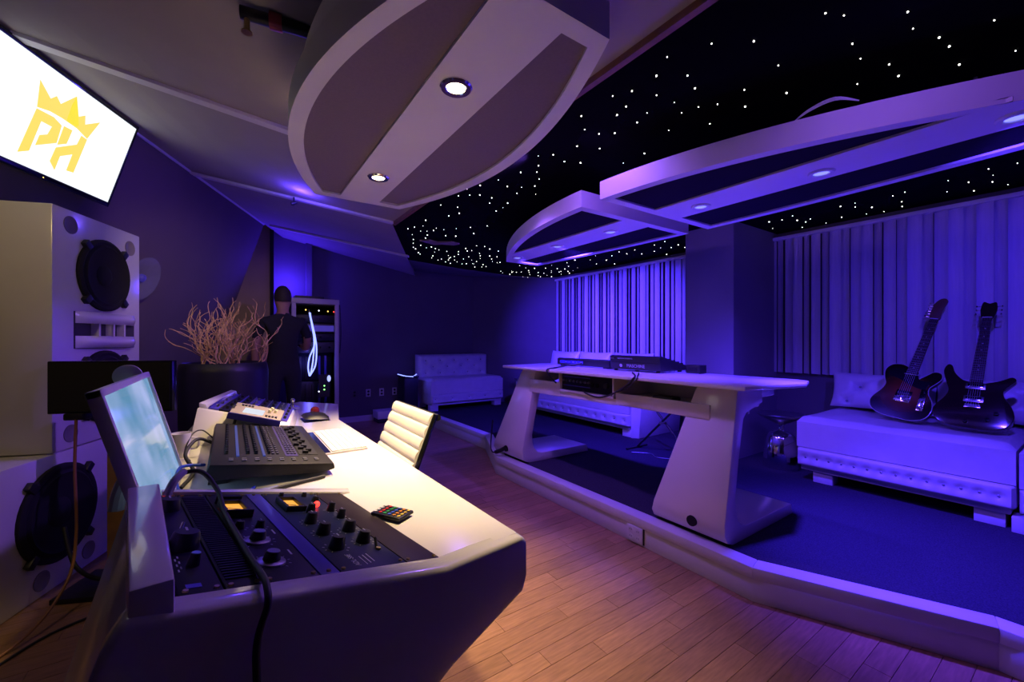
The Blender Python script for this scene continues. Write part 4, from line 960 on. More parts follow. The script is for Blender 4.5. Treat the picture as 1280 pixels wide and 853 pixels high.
def sofa(label, mat4, L, D, group, back=None, nbut=None, legs=(0.1, -0.1), end_board=False):
    t = thing('tufted_sofa', label, 'sofa', mat=mat4, group=group)
    for lx in legs:
        x = lx if lx > 0 else L + lx
        for y in (0.02, D - 0.14): B(x - 0.06, x + 0.06, y, y + 0.11, 0, 0.085).build('leg', LEATH, t, bevel=0.003)
    B(0.02, L - 0.02, 0.0, D, 0.083, 0.118).build('plinth', LEATH, t, bevel=0.004)
    n = nbut or max(3, int(L / 0.1)); zc = 0.182
    pts = [(0.06 + (L - 0.12) * i / (n - 1), zc) for i in range(n)]
    m = MB(); tuft_panel(m, L, 0.115, 0.252, pts, 0, 0.045, nz=14)
    m.box(0.002, L - 0.002, 0.0, D - 0.02, 0.118, 0.25)
    rl = m.build('rail', LEATH, t, smooth=60)
    proto = None
    for (x, z) in pts:
        Mx = Matrix.Translation((x, -0.030, z))
        if proto is None: proto = MB().ball((0, 0, 0), 0.008, 10).build('button', BUT, rl, smooth=80); proto.matrix_local = Mx
        else: share(proto, rl, Mx)
    m = MB()
    def top(a, b):
        x = a * L; y = -0.02 + b * (D - 0.02)
        e = min(1, min(a * L, (1 - a) * L, b * (D - 0.02), (1 - b) * (D - 0.02) + 0.05) / 0.05)
        e = math.sqrt(max(0, 1 - (1 - e) ** 2))
        w = 0.004 * math.sin(9 * x + 3 * y) * math.sin(7 * y + 2) + 0.002 * math.sin(23 * x - 11 * y)
        return (x, y, 0.44 + 0.039 * e + w * e)
    m.grid(top, int(L / 0.03), 24)
    def front(a, b): 
        p = top(a, 0); return (p[0], -0.02 + 0.004 * math.sin(17 * p[0]) * math.sin(math.pi * b), 0.253 + (p[2] - 0.253) * b)
    m.grid(front, int(L / 0.03), 5)
    for e in (0, 1): m.grid(lambda a, b, e=e: (e * L, -0.02 + a * (D - 0.02), 0.253 + (top(e, a)[2] - 0.253) * b), 24, 4)
    m.build('seat_cushion', LEATH, t, smooth=60)
    if back:
        zt, th = back
        bm_ = MB()
        pb = []
        for r_ in range(3):
            k = 5 if r_ % 2 == 0 else 4
            for i in range(k): pb.append(((L / 5) * (i + (0.5 if k == 5 else 1.0)), 0.53 + r_ * 0.10))
        T = Matrix.Translation((0, D - 0.02, 0))
        def fn(a, b):
            x = a * L; z = 0.44 + (zt - 0.44) * b
            e = min(1, min(a * L, (1 - a) * L, (1 - b) * (zt - 0.44)) / 0.04); e = math.sqrt(max(0, 1 - (1 - e) ** 2))
            return (x, D - 0.02 - th * e * 0.6 - th * 0.4 + dent(x, z, pb, 0.04, 0.035) * e, z)
        bm_.grid(fn, 60, 26); bm_.grid(lambda a, b: (a * L, D + 0.0, 0.44 + (zt - 0.44) * b), 60, 26)
        for e in (0, 1): bm_.grid(lambda a, b, e=e: (e * L, D - 0.02 - th * 0.4 + a * (0.02 + th * 0.4), 0.44 + (zt - 0.44) * b), 2, 26)
        bm_.grid(lambda a, b: (a * L, D - 0.02 - th * 0.4 + b * (0.02 + th * 0.4), zt), 60, 2)
        bb = bm_.build('backrest', LEATH, t, smooth=60)
        proto = None
        for (x, z) in pb:
            Mx = Matrix.Translation((x, D - 0.02 - th + 0.035, z))
            if proto is None: proto = MB().ball((0, 0, 0), 0.012, 10).build('button', BUT, bb, smooth=80); proto.matrix_local = Mx
            else: share(proto, bb, Mx)
    if end_board:
        MB().hexa([(L + 0.005, 0.0, 0), (L + 0.07, 0.05, 0), (L + 0.07, D, 0), (L + 0.005, D, 0)], [(L + 0.005, 0.0, 0.36), (L + 0.10, 0.05, 0.36), (L + 0.10, D, 0.36), (L + 0.005, D, 0.36)]).build('end_board', LEATH, t, bevel=0.004)
    return t
sofa('white tufted sofa under the guitars with jewelled front rail', frame((3.55, 1.35, P), (0, -1, 0), (1, 0, 0)), 1.05, 0.77, 'tufted sofas', nbut=14, legs=(0.15, -0.1))
sofa('white tufted sofa section continuing past the guitars sofa', frame((3.50, 0.285, P), (0, -1, 0), (1, 0, 0)), 1.2, 0.82, 'tufted sofas', nbut=14, legs=(0.03, -0.1))
sofa('white tufted loveseat with buttoned back in the dark corner', frame((2.43, 5.66, P), (1, 0, 0), (0, 1, 0)), 1.25, 0.62, 'tufted sofas', back=(0.825, 0.14), nbut=5, legs=(0.07, -0.07))
sofa('long white tufted sofa behind the studio desk, below the blind', frame((3.55, 5.05, P), (0, -1, 0), (1, 0, 0)), 2.12, 0.77, 'tufted sofas', nbut=15, legs=(0.1, -0.07), end_board=True)
def pillow(label, mat4, w, h, t_, tuft, group='sofa cushions'):
    t = thing('tufted_cushion', label, 'cushion', mat=mat4, group=group)
    m = MB()
    def f(sgn):
        def fn(a, b):
            x = (a - 0.5) * 2; z = (b - 0.5) * 2
            e = max(0, (1 - abs(x) ** 3)) ** 0.55 * max(0, (1 - abs(z) ** 3)) ** 0.55
            px_ = x * w / 2 * (1 - 0.05 * (1 - z * z)); pz = h / 2 + z * h / 2 * (1 - 0.06 * (1 - x * x))
            y = -sgn * t_ / 2 * e
            if sgn > 0:
                y += dent(px_, pz, tuft, 0.035, 0.05) * e
                for (qx, qz) in tuft:
                    for ang in (38, 142, 218, 322):
                        dx, dz_ = px_ - qx, pz - qz; c, s_ = math.cos(R(ang)), math.sin(R(ang))
                        al = dx * c + dz_ * s_; pe = -dx * s_ + dz_ * c
                        if al > 0: y += 0.012 * e * math.exp(-(pe / 0.010) ** 2) * max(0, 1 - al / 0.16)
            return (px_, y, pz)
        return fn
    m.grid(f(1), 56, 28); m.grid(f(-1), 56, 28)
    c = m.build('cover', LEATH, t, smooth=70)
    for (qx, qz) in tuft:
        MB().ball((qx, -t_ / 2 + 0.05, qz), 0.010, 10).build('button', BUT, t, smooth=80)
    return t
ZS = P + 0.478
def lean(u, v, z, deg): return Matrix.Translation((u, v, z)) @ Matrix.Rotation(R(-90), 4, 'Z') @ Matrix.Rotation(R(-deg), 4, 'X')
pillow('white tufted cushion behind the sunburst guitar', lean(4.17, 1.03, ZS + 0.022, 14), 0.64, 0.29, 0.16, [(-0.12, 0.17), (-0.2, 0.05), (0.1, 0.16)])
pillow('white tufted cushion behind the dark double horned guitar', lean(4.17, 0.45, ZS + 0.022, 14), 0.56, 0.29, 0.16, [(0.17, 0.15), (-0.1, 0.16)])
pillow('white tufted cushion at the end of the sofa section past the guitars', lean(4.17, -0.15, ZS + 0.022, 14), 0.6, 0.29, 0.16, [(0.1, 0.16)])
for i, (vv, w, tx) in enumerate(((4.72, 0.62, 'at the loveseat end of the long sofa'), (4.1, 0.6, 'in the middle of the long sofa'), (3.45, 0.62, 'at the column end of the long sofa'))):
    pillow('white tufted cushion leaning ' + tx, lean(4.15, vv, ZS + 0.022, 12), w, 0.40, 0.18, [(0, 0.2)])

# ================================================================== guitars
SB = M('sunburst_edge', (0.035, 0.012, 0.008), 0.15, coat=0.8)
def sunburst():
    m = bpy.data.materials.new('sunburst_top'); m.use_nodes = True; nt = m.node_tree; b = nt.nodes['Principled BSDF']
    tc = nt.nodes.new('ShaderNodeTexCoord'); mp = nt.nodes.new('ShaderNodeMapping'); mp.inputs['Location'].default_value = (0.0, -1.05, 0); mp.inputs['Scale'].default_value = (6.2, 5.6, 0)
    gr = nt.nodes.new('ShaderNodeTexGradient'); gr.gradient_type = 'SPHERICAL'; cr = nt.nodes.new('ShaderNodeValToRGB')
    cr.color_ramp.elements[0].position = 0.05; cr.color_ramp.elements[0].color = (0.012, 0.006, 0.005, 1)
    cr.color_ramp.elements[1].position = 0.75; cr.color_ramp.elements[1].color = (0.2, 0.05, 0.012, 1)
    nt.links.new(tc.outputs['Object'], mp.inputs[0]); nt.links.new(mp.outputs[0], gr.inputs[0]); nt.links.new(gr.outputs['Fac'], cr.inputs[0]); nt.links.new(cr.outputs[0], b.inputs['Base Color'])
    b.inputs['Roughness'].default_value = 0.15; b.inputs['Coat Weight'].default_value = 0.8
    return m
SBT = sunburst()
DKW = M('dark_cherry', (0.022, 0.008, 0.010), 0.14, coat=0.8)
ROSE = M('rosewood', (0.03, 0.018, 0.014), 0.5)
MAPLE = M('maple_neck', (0.13, 0.07, 0.035), 0.4)
PICK = M('pickguard_black', (0.006, 0.006, 0.008), 0.2)
def gframe(base, tip):
    Y = (Vector(tip) - Vector(base)).normalized(); X = Vector((0, -1, 0)); X = (X - Y * X.dot(Y)).normalized(); Z = X.cross(Y)
    m = Matrix((X, Y, Z)).transposed().to_4x4(); m.translation = Vector(base); return m
def smooth_poly(pts, k=4):
    P_ = [Vector((x, y, 0)) for x, y in pts]; n = len(P_); out = []
    for i in range(n):
        a, b, c, d = P_[i - 1], P_[i], P_[(i + 1) % n], P_[(i + 2) % n]
        for j in range(k):
            t_ = j / k
            q = 0.5 * ((2 * b) + (c - a) * t_ + (2 * a - 5 * b + 4 * c - d) * t_ * t_ + (3 * b - a - 3 * c + d) * t_ ** 3)
            out.append((q.x, q.y))
    return out
def neck(t, y0, y1, w0, w1, neck_mat, zb, dots=True):
    MB().hexa([(-w0 / 2, y0, zb - 0.018), (w0 / 2, y0, zb - 0.018), (w1 / 2, y1, zb - 0.016), (-w1 / 2, y1, zb - 0.016)], [(-w0 / 2, y0, zb), (w0 / 2, y0, zb), (w1 / 2, y1, zb), (-w1 / 2, y1, zb)]).build('neck', neck_mat, t, bevel=0.005)
    fb = MB().hexa([(-w0 / 2, y0, zb), (w0 / 2, y0, zb), (w1 / 2, y1, zb), (-w1 / 2, y1, zb)], [(-w0 / 2, y0, zb + 0.005), (w0 / 2, y0, zb + 0.005), (w1 / 2, y1, zb + 0.005), (-w1 / 2, y1, zb + 0.005)]).build('fingerboard', ROSE, t)
    sc = (y1 - 0.21 * 0) ; nut = y1; bridge = y1 - 0.64
    fr = MB(); 
    for k in range(1, 23):
        y = nut - 0.64 * (1 - 2 ** (-k / 12))
        if y < y0 + 0.004: break
        w = w1 + (w0 - w1) * (y1 - y) / (y1 - y0)
        B(-w / 2, w / 2, y - 0.0012, y + 0.0012, zb + 0.005, zb + 0.0068).build('fret', STEEL, fb, smooth=0)
    for k in (3, 5, 7, 9, 12, 15, 17):
        ya = nut - 0.64 * (1 - 2 ** (-(k - 0.5) / 12))
        if ya > y0: MB().cyl((0, ya, zb + 0.005), (0, ya, zb + 0.0056), 0.0035, n=8).build('inlay', INKW, fb)
    B(-w1 / 2, w1 / 2, y1 - 0.002, y1 + 0.003, zb, zb + 0.008).build('nut', INKW, t)
def strings(t, y0, y1, z0, z1, w0, w1):
    for k in range(6):
        a = (k - 2.5) / 5
        MB().tube([(a * w0, y0, z0), (a * w1, y1, z1)], 0.0006, 5).build('string', STEEL, t)
# single cutaway sunburst guitar
g1 = thing('electric_guitar', 'sunburst single cutaway electric guitar leaning on the tufted cushion', 'guitar', mat=gframe((3.82, 0.855, ZS + 0.02), (4.235, 0.69, ZS + 0.84)), group='guitars on the sofa')
o1 = smooth_poly([(0, 0), (0.08, 0.003), (0.14, 0.035), (0.162, 0.095), (0.148, 0.16), (0.118, 0.21), (0.112, 0.255), (0.135, 0.295), (0.152, 0.335), (0.14, 0.372), (0.105, 0.375), (0.065, 0.33), (0.04, 0.305), (0.03, 0.36), (-0.03, 0.385), (-0.07, 0.398), (-0.12, 0.385), (-0.145, 0.34), (-0.135, 0.285), (-0.115, 0.235), (-0.125, 0.185), (-0.155, 0.125), (-0.162, 0.08), (-0.135, 0.03), (-0.075, 0.003)])
MB().prism(o1, 0.0, 0.042).build('body', SB, g1, bevel=0.003)
MB().prism([(x * 0.985, 0.19 + (y - 0.19) * 0.985) for x, y in o1], 0.042, 0.0435).build('top', SBT, g1, smooth=0)
MB().tube([(x, y, 0.0425) for x, y in o1] + [(o1[0][0], o1[0][1], 0.0425)], 0.0018, 6).build('binding', INKW, g1)
MB().prism(smooth_poly([(-0.115, 0.30), (-0.05, 0.285), (0.02, 0.25), (0.09, 0.235), (0.10, 0.27), (0.115, 0.30), (0.05, 0.30), (0.03, 0.345), (-0.03, 0.36), (-0.08, 0.365), (-0.12, 0.345)], 3), 0.0435, 0.046).build('pickguard', PICK, g1)
B(-0.035, 0.035, 0.325, 0.338, 0.046, 0.056).build('neck_pickup', CHROME, g1, bevel=0.002)
br = B(-0.042, 0.042, 0.12, 0.205, 0.0435, 0.047).build('bridge_plate', CHROME, g1, bevel=0.002)
B(-0.034, 0.034, 0.175, 0.19, 0.047, 0.056).build('bridge_pickup', BLK, br, bevel=0.002)
for k in range(3): MB().cyl((-0.026 + 0.026 * k, 0.142, 0.05), (-0.008 + 0.026 * k, 0.142, 0.05), 0.006, n=8).build('saddle', CHROME, br)
cp = MB().box(-0.016, 0.016, -0.078, 0.078, 0.0435, 0.046, Matrix.Translation((0.098, 0.16, 0)) @ Matrix.Rotation(R(4), 4, 'Z')).build('control_plate', CHROME, g1, bevel=0.002)
for y in (0.10, 0.155): MB().cyl((0.098, y, 0.046), (0.098, y, 0.062), 0.010, n=16).build('knob', CHROME, cp)
MB().tube([(0.097, 0.215, 0.046), (0.097, 0.222, 0.06)], 0.003, 8).build('switch', BLK, cp)
neck(g1, 0.335, 0.772, 0.056, 0.042, MAPLE, 0.050)
MB().prism(smooth_poly([(-0.021, 0.772), (0.021, 0.772), (0.026, 0.80), (0.022, 0.86), (0.030, 0.905), (0.03, 0.93), (0.012, 0.945), (-0.012, 0.935), (-0.03, 0.90), (-0.034, 0.85), (-0.033, 0.80)], 3), 0.030, 0.045).build('headstock', MAPLE, g1, bevel=0.002)
for k in range(6):
    y = 0.795 + 0.021 * k
    MB().cyl((-0.024, y, 0.038), (-0.050, y, 0.038), 0.003, n=8).ball((-0.054, y, 0.038), 0.008, 8, sc=(0.6, 0.9, 1.1)).build('tuner', CHROME, g1)
strings(g1, 0.142, 0.772, 0.058, 0.058, 0.052, 0.034)
# double horned dark guitar
g2 = thing('electric_guitar', 'dark double horned electric guitar with two metal pickups on the sofa', 'guitar', mat=gframe((3.76, 0.50, ZS + 0.012), (4.225, 0.465, ZS + 0.80)), group='guitars on the sofa')
o2_ = smooth_poly([(0, 0), (0.09, 0.004), (0.15, 0.04), (0.17, 0.10), (0.155, 0.165), (0.122, 0.225), (0.116, 0.27), (0.138, 0.31), (0.158, 0.345), (0.14, 0.365), (0.095, 0.335), (0.05, 0.315), (0.028, 0.31), (-0.028, 0.315), (-0.065, 0.33), (-0.10, 0.375), (-0.118, 0.425), (-0.14, 0.43), (-0.152, 0.38), (-0.132, 0.305), (-0.115, 0.245), (-0.13, 0.19), (-0.163, 0.13), (-0.17, 0.08), (-0.14, 0.028), (-0.08, 0.004)])
MB().prism(o2_, 0.0, 0.045).build('body', DKW, g2, bevel=0.006, seg=3)
for y in (0.285, 0.195):
    pu = B(-0.043, 0.043, y - 0.02, y + 0.02, 0.045, 0.049).build('pickup_ring', STEEL, g2, bevel=0.002)
    B(-0.034, 0.034, y - 0.013, y + 0.013, 0.049, 0.055).build('pickup', CHROME, pu, bevel=0.002)
br = B(-0.036, 0.036, 0.135, 0.16, 0.045, 0.052).build('bridge', CHROME, g2, bevel=0.002)
for k in range(6): B(-0.032 + 0.011 * k, -0.024 + 0.011 * k, 0.14, 0.156, 0.052, 0.057).build('saddle', STEEL, br)
for x, y in ((0.10, 0.11), (0.07, 0.065), (-0.02, 0.04)): MB().lathe([(0.011, 0.045), (0.010, 0.058), (0.001, 0.059)], 16, Matrix.Translation((x, y, 0))).build('knob', BLK_G, g2)
neck(g2, 0.31, 0.79, 0.056, 0.043, DKW, 0.052)
MB().prism(smooth_poly([(-0.022, 0.79), (0.022, 0.79), (0.034, 0.825), (0.037, 0.87), (0.028, 0.915), (0.0, 0.905), (-0.028, 0.92), (-0.037, 0.87), (-0.034, 0.825)], 3), 0.034, 0.048).build('headstock', DKW, g2, bevel=0.002)
for s_ in (-1, 1):
    for k in range(3):
        y = 0.825 + 0.03 * k
        MB().cyl((s_ * 0.032, y, 0.04), (s_ * 0.052, y, 0.04), 0.003, n=8).ball((s_ * 0.056, y, 0.04), 0.008, 8, sc=(0.6, 0.9, 1.1)).build('tuner', CHROME, g2)
strings(g2, 0.148, 0.79, 0.060, 0.060, 0.05, 0.034)

# ================================================================== hourglass stools, stand, side table
def stool(label, u, v, sc=1.0):
    t = thing('hourglass_table', label, 'side table', (u, v, P), group='hourglass metal tables')
    MB().lathe([(0.125 * sc, 0), (0.13 * sc, 0.01), (0.12 * sc, 0.14), (0.105 * sc, 0.25), (0.08 * sc, 0.285), (0.03 * sc, 0.30), (0.025 * sc, 0.31)], 36).build('base', CHROME, t, smooth=50)
    MB().lathe([(0.025 * sc, 0.30), (0.022 * sc, 0.335), (0.035 * sc, 0.36)], 24).build('neck', CHROME, t, smooth=50)
    MB().lathe([(0.03 * sc, 0.355), (0.12 * sc, 0.40), (0.165 * sc, 0.425), (0.17 * sc, 0.437), (0.165 * sc, 0.443), (0.001, 0.443)], 36).build('dish_top', STEEL, t, smooth=40)
    return t
stool('shiny metal hourglass side table beside the guitars sofa', 3.77, 1.56)
stool('metal hourglass side table in the corner between loveseat and long sofa', 3.92, 5.36)
xs = thing('folding_stand', 'black folding cross leg stand behind the studio desk', 'stand', (3.35, 2.35, P))
for s_ in (-1, 1):
    y = 0.02 * s_
    MB().tube([(-0.05 + y, -0.28 * s_, 0.01), (-0.05 + y, 0.2 * s_, 0.5)], 0.010, 8).build('leg', BLK, xs)
    MB().tube([(-0.05 + y - 0.15, -0.28 * s_, 0.01), (-0.05 + y + 0.15, -0.28 * s_, 0.01)], 0.010, 8).build('foot_bar', BLK, xs)
MB().tube([(-0.09, 0, 0.29), (0.0, 0, 0.29)], 0.014, 10).build('pivot', STEEL, xs)
cable('thin glinting cable on the carpet behind the studio desk', [(3.1, 2.55, P + 0.004), (3.2, 2.42, P + 0.004), (3.15, 2.3, P + 0.004), (3.25, 2.15, P + 0.004)], 0.003, STEEL)
stb = thing('side_table', 'black side table with a glowing blue edge strip beside the loveseat', 'side table', (2.2, 5.98, 0))
B(-0.10, 0.11, -0.14, 0.14, 0.0, 0.66).build('body', BLK, stb, bevel=0.004)
B(-0.115, 0.118, -0.155, 0.155, 0.66, 0.685).build('top', BLK_G, stb, bevel=0.003)
MB().tube([(-0.118, 0.10, 0.70), (-0.09, -0.158, 0.688), (0.02, -0.158, 0.675), (0.118, -0.05, 0.70)], 0.006, 8).build('light_strip', GLOW_B, stb)
point((2.22, 5.78, 0.72), (0.08, 0.06, 1.0), 1.2, 0.03)

# added uplights out of view on the platform, brighten the clouds from below
def uplight(label, u, v, watt, target):
    t = thing('led_uplight', label, 'uplight', (u, v, P), group='LED uplights on the platform')
    MB().lathe([(0.07, 0), (0.075, 0.01), (0.075, 0.09), (0.07, 0.10), (0.066, 0.10), (0.066, 0.085), (0.001, 0.085)], 28).build('can', BLK, t, smooth=40)
    MB().lathe([(0.062, 0.0855), (0.062, 0.09), (0.001, 0.092)], 24).build('lens', LAMP_B, t, smooth=40)
    for s_ in (-1, 1): B(-0.01, 0.01, s_ * 0.08 - 0.004, s_ * 0.08 + 0.004, 0, 0.07).build('yoke', BLK, t)
    spot((u, v, P + 0.11), target, BLUE, watt, 120, 1.0, 0.05)
uplight('blue LED uplight can on the carpet behind the studio desk leg', 3.22, 1.80, 80, (2.9, 2.0, 2.0))
uplight('blue LED uplight can on the carpet past the guitars sofa', 3.0, -0.35, 40, (2.7, 0.6, 2.0))

# ================================================================== planter with curly branches
pl = thing('planter', 'tall round black planter holding dried branches', 'planter', (-0.03, 3.68, 0))
MB().lathe([(0.21, 0), (0.24, 0.02), (0.268, 0.5), (0.276, 0.98), (0.266, 1.035), (0.25, 1.045), (0.236, 1.03), (0.232, 0.9), (0.001, 0.9)], 48).build('pot', BLK, pl, smooth=50)
MB().lathe([(0.231, 0.9), (0.228, 0.93), (0.001, 0.935)], 36).build('soil', BLK_M, pl)
TWIG = M('dry_twig', (0.62, 0.38, 0.17), 0.8, noise=0.25, nscale=40)
bs = thing('branch_bundle', 'pale dried curly branches standing in the tall black planter', 'branches', (-0.03, 3.68, 0.925))
rng = random.Random(21)
def grow(m, p, d, r, n, depth):
    pts = [p.copy()]
    for k in range(n):
        d = (d + Vector((rng.uniform(-0.62, 0.62), rng.uniform(-0.62, 0.62), rng.uniform(-0.25, 0.62)))).normalized()
        p = p + d * rng.uniform(0.026, 0.044); pts.append(p.copy())
        if depth > 0 and k > 0 and rng.random() < 0.38:
            grow(m, p.copy(), (d + Vector((rng.uniform(-0.9, 0.9), rng.uniform(-0.9, 0.9), rng.uniform(0.0, 0.5)))).normalized(), r * 0.68, max(2, n - 2), depth - 1)
    m.tube(pts, r, 5, radii=[r * (1 - 0.6 * i / len(pts)) for i in range(len(pts))], smooth=3)
for k in range(13):
    a = 2 * math.pi * k / 13 + rng.uniform(-0.2, 0.2); rr = rng.uniform(0.02, 0.13)
    m = MB(); grow(m, Vector((rr * math.cos(a), rr * math.sin(a), 0.0)), Vector((0.34 * math.cos(a) + 0.2, 0.34 * math.sin(a) - 0.14, 1.3)).normalized(), 0.0062, 9, 2)
    m.build('branch', TWIG, bs, smooth=60)

# ================================================================== equipment rack
RF = M('rack_frame_grey', (0.42, 0.39, 0.45), 0.4, noise=0.04, nscale=10)
er = thing('equipment_rack', 'tall grey equipment rack with lit gear against the back wall', 'equipment rack', (0.84, 5.62, 0))
w2, d2, hh = 0.255, 0.29, 1.70
for x in (-w2, w2 - 0.045):
    for y in (-d2, d2 - 0.045): B(x, x + 0.045, y, y + 0.045, 0.02, hh - 0.06).build('post', RF, er, bevel=0.003)
B(-w2 - 0.005, w2 + 0.005, -d2 - 0.005, d2 + 0.005, hh - 0.06, hh).build('top', RF, er, bevel=0.004)
B(-w2, w2, -d2, d2, 0.0, 0.09).build('base', RF, er, bevel=0.004)
B(-w2 + 0.005, -w2 + 0.02, -d2 + 0.05, d2 - 0.05, 0.09, hh - 0.06).build('side_panel', BLK_M, er)
B(w2 - 0.02, w2 - 0.005, -d2 + 0.05, d2 - 0.05, 0.09, hh - 0.06).build('side_panel', BLK_M, er)
B(-w2 + 0.02, w2 - 0.02, d2 - 0.06, d2 - 0.05, 0.09, hh - 0.06).build('back_panel', BLK_M, er)
zz = 0.11; gi = 0
gear = [0.10, 0.05, 0.16, 0.30, 0.34, 0.14, 0.10, 0.12, 0.10]
for h in gear:
    deep = gi in (3, 4)
    y = -d2 + (0.18 if deep else 0.02)
    gu = B(-w2 + 0.048, w2 - 0.048, y, y + 0.28, zz, zz + h - 0.012).build('gear_unit', BLK if gi % 2 else INK, er, bevel=0.002)
    if deep:
        for k in range(5): B(-0.16 + 0.07 * k, -0.135 + 0.07 * k, y - 0.02, y, zz + 0.02, zz + h - 0.04).build('cable_duct', BLUEP if k in (3, 4) else BLK, gu, bevel=0.002)
    elif gi == 7: B(-0.2, 0.2, y - 0.004, y, zz + 0.015, zz + h - 0.035).build('lit_panel', emis('panel_blue', (0.12, 0.08, 0.9), 0.35), gu, smooth=0)
    else:
        for k in range(4): MB().cyl((-0.15 + 0.1 * k, y, zz + h * 0.45), (-0.15 + 0.1 * k, y - 0.012, zz + h * 0.45), 0.010, n=12).build('knob', BLK_G, gu)
    zz += h; gi += 1
for x, z, mt in ((-0.11, 1.625, LED_Y), (0.03, 1.62, LED_W), (0.13, 1.615, LED_Y), (0.195, 1.612, LED_R), (0.09, 0.665, LED_G), (0.09, 0.62, LED_G), (0.03, 0.6, LED_W)):
    MB().ball((x, -d2 - 0.004, z - (0.06 if z > 1 else 0)), 0.008, 8).build('status_light', mt, er, smooth=80)
B(0.03, 0.15, -d2 - 0.002, -d2 + 0.02, 0.53, 0.80).build('power_unit', BLK, er)
MB().ball((0.14, -d2 - 0.012, 0.75), 0.03, 14, sc=(0.7, 0.4, 1.3)).build('glow_dial', emis('dial_glow', (0.35, 0.4, 1.0), 1.6), er, smooth=80)
B(-0.2, 0.12, -0.12, 0.12, hh, hh + 0.045).build('top_box', BLK, er, bevel=0.003)
MB().tube([(w2 + 0.02, -d2 + 0.05, hh - 0.06), (w2 + 0.035, -d2 + 0.05, 1.3), (w2 + 0.02, -d2 + 0.05, 1.05)], 0.006, 8, smooth=4).build('hanging_strap', BLK, er)
lc = thing('light_cable', 'bundle of glowing blue white light cables hanging in front of the rack', 'light cable', (0.765, 5.29, 0.79))  # moving light's trail in the air, no cable; modelled as glowing strands
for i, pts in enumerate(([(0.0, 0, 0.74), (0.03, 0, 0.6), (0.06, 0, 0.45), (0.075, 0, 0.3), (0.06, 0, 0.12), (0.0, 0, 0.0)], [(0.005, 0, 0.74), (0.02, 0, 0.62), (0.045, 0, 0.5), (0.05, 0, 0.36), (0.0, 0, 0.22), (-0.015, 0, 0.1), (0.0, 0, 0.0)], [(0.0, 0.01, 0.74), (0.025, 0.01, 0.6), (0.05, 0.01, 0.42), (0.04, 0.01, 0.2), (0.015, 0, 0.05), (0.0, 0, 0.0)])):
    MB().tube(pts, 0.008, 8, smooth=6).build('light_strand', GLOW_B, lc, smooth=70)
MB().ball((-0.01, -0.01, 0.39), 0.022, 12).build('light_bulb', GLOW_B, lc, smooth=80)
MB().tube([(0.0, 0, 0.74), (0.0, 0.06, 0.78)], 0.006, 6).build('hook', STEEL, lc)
point((0.75, 5.22, 0.95), (0.10, 0.08, 1.0), 2.5, 0.06)

# ================================================================== wall outlets, floor box, ceiling bits
for i, x in enumerate((1.52, 1.72, 1.92, 2.12)):
    t = thing('wall_outlet', ['wall outlet plate closest to the equipment rack', 'second wall outlet plate from the equipment rack', 'third wall outlet plate from the equipment rack', 'wall outlet plate closest to the black side table'][i], 'outlet', (x, 6.348, 0.36), group='wall outlets on the back wall')
    B(-0.035, 0.035, -0.008, 0, 0, 0.115).build('plate', WALL if i == 0 else W_SATIN, t, bevel=0.002)
    for z in (0.033, 0.08): MB().cyl((0, -0.008, z), (0, -0.0095, z), 0.017, n=14).build('socket', BLK, t)
fb_ = thing('media_box', 'low pale box with a dark slot on the floor by the back wall', 'box', (1.95, 6.16, 0))
B(-0.17, 0.13, -0.12, 0.12, 0.0, 0.06).build('drawer', BLK, fb_, bevel=0.003)
B(-0.18, 0.14, -0.13, 0.13, 0.06, 0.17).build('case', W_SATIN, fb_, bevel=0.005)
pipe = thing('sprinkler_pipe', 'black sprinkler pipe under the grey ceiling beside the lens cloud', 'pipe', (0.25, 1.70, 2.33))
MB().tube([(-0.22, 0.06, 0.045), (0.5, -0.08, 0.02)], 0.022, 14).build('pipe', BLK, pipe)
MB().cyl((-0.13, 0.045, 0.045), (-0.09, 0.037, 0.044), 0.03, n=14).build('red_collar', M('red_collar', (0.4, 0.05, 0.06), 0.5), pipe)
hd = MB().cyl((-0.2, 0.056, 0.04), (-0.2, 0.056, -0.02), 0.010, n=10).build('sprinkler_head', SCREW, pipe)
MB().lathe([(0.018, -0.024), (0.018, -0.020), (0.001, -0.020)], 14, Matrix.Translation((-0.2, 0.056, 0))).build('deflector', SCREW, hd)
MB().cyl((0.3, -0.04, 0.03), (0.3, -0.04, 0.065), 0.006, n=8).build('hanger', STEEL, pipe)
sh = thing('mini_spotlight', 'tiny black spotlight on the ceiling trim glowing blue onto the ceiling', 'spotlight', (0.44, 3.86, 2.33))
MB().cyl((0, 0, 0.0), (0, 0, 0.07), 0.006, n=8).build('stem', BLK, sh)
MB().cyl((-0.02, 0, 0.01), (0.02, 0, 0.03), 0.014, n=12).build('head', BLK, sh)
fs_ = thing('fibre_strands', 'loose pale fibre strands lying over the rim of the guitars cloud', 'fibre')
for k in range(3): MB().tube([(1.93, 0.76, 2.102), (1.905, 0.69, 2.115 + 0.004 * k), (1.90, 0.60, 2.118 + 0.005 * k), (1.95, 0.54, 2.104)], 0.0022, 6, smooth=5).build('strand', M('fibre_pale', (0.7, 0.75, 0.7), 0.3), fs_, world=True)

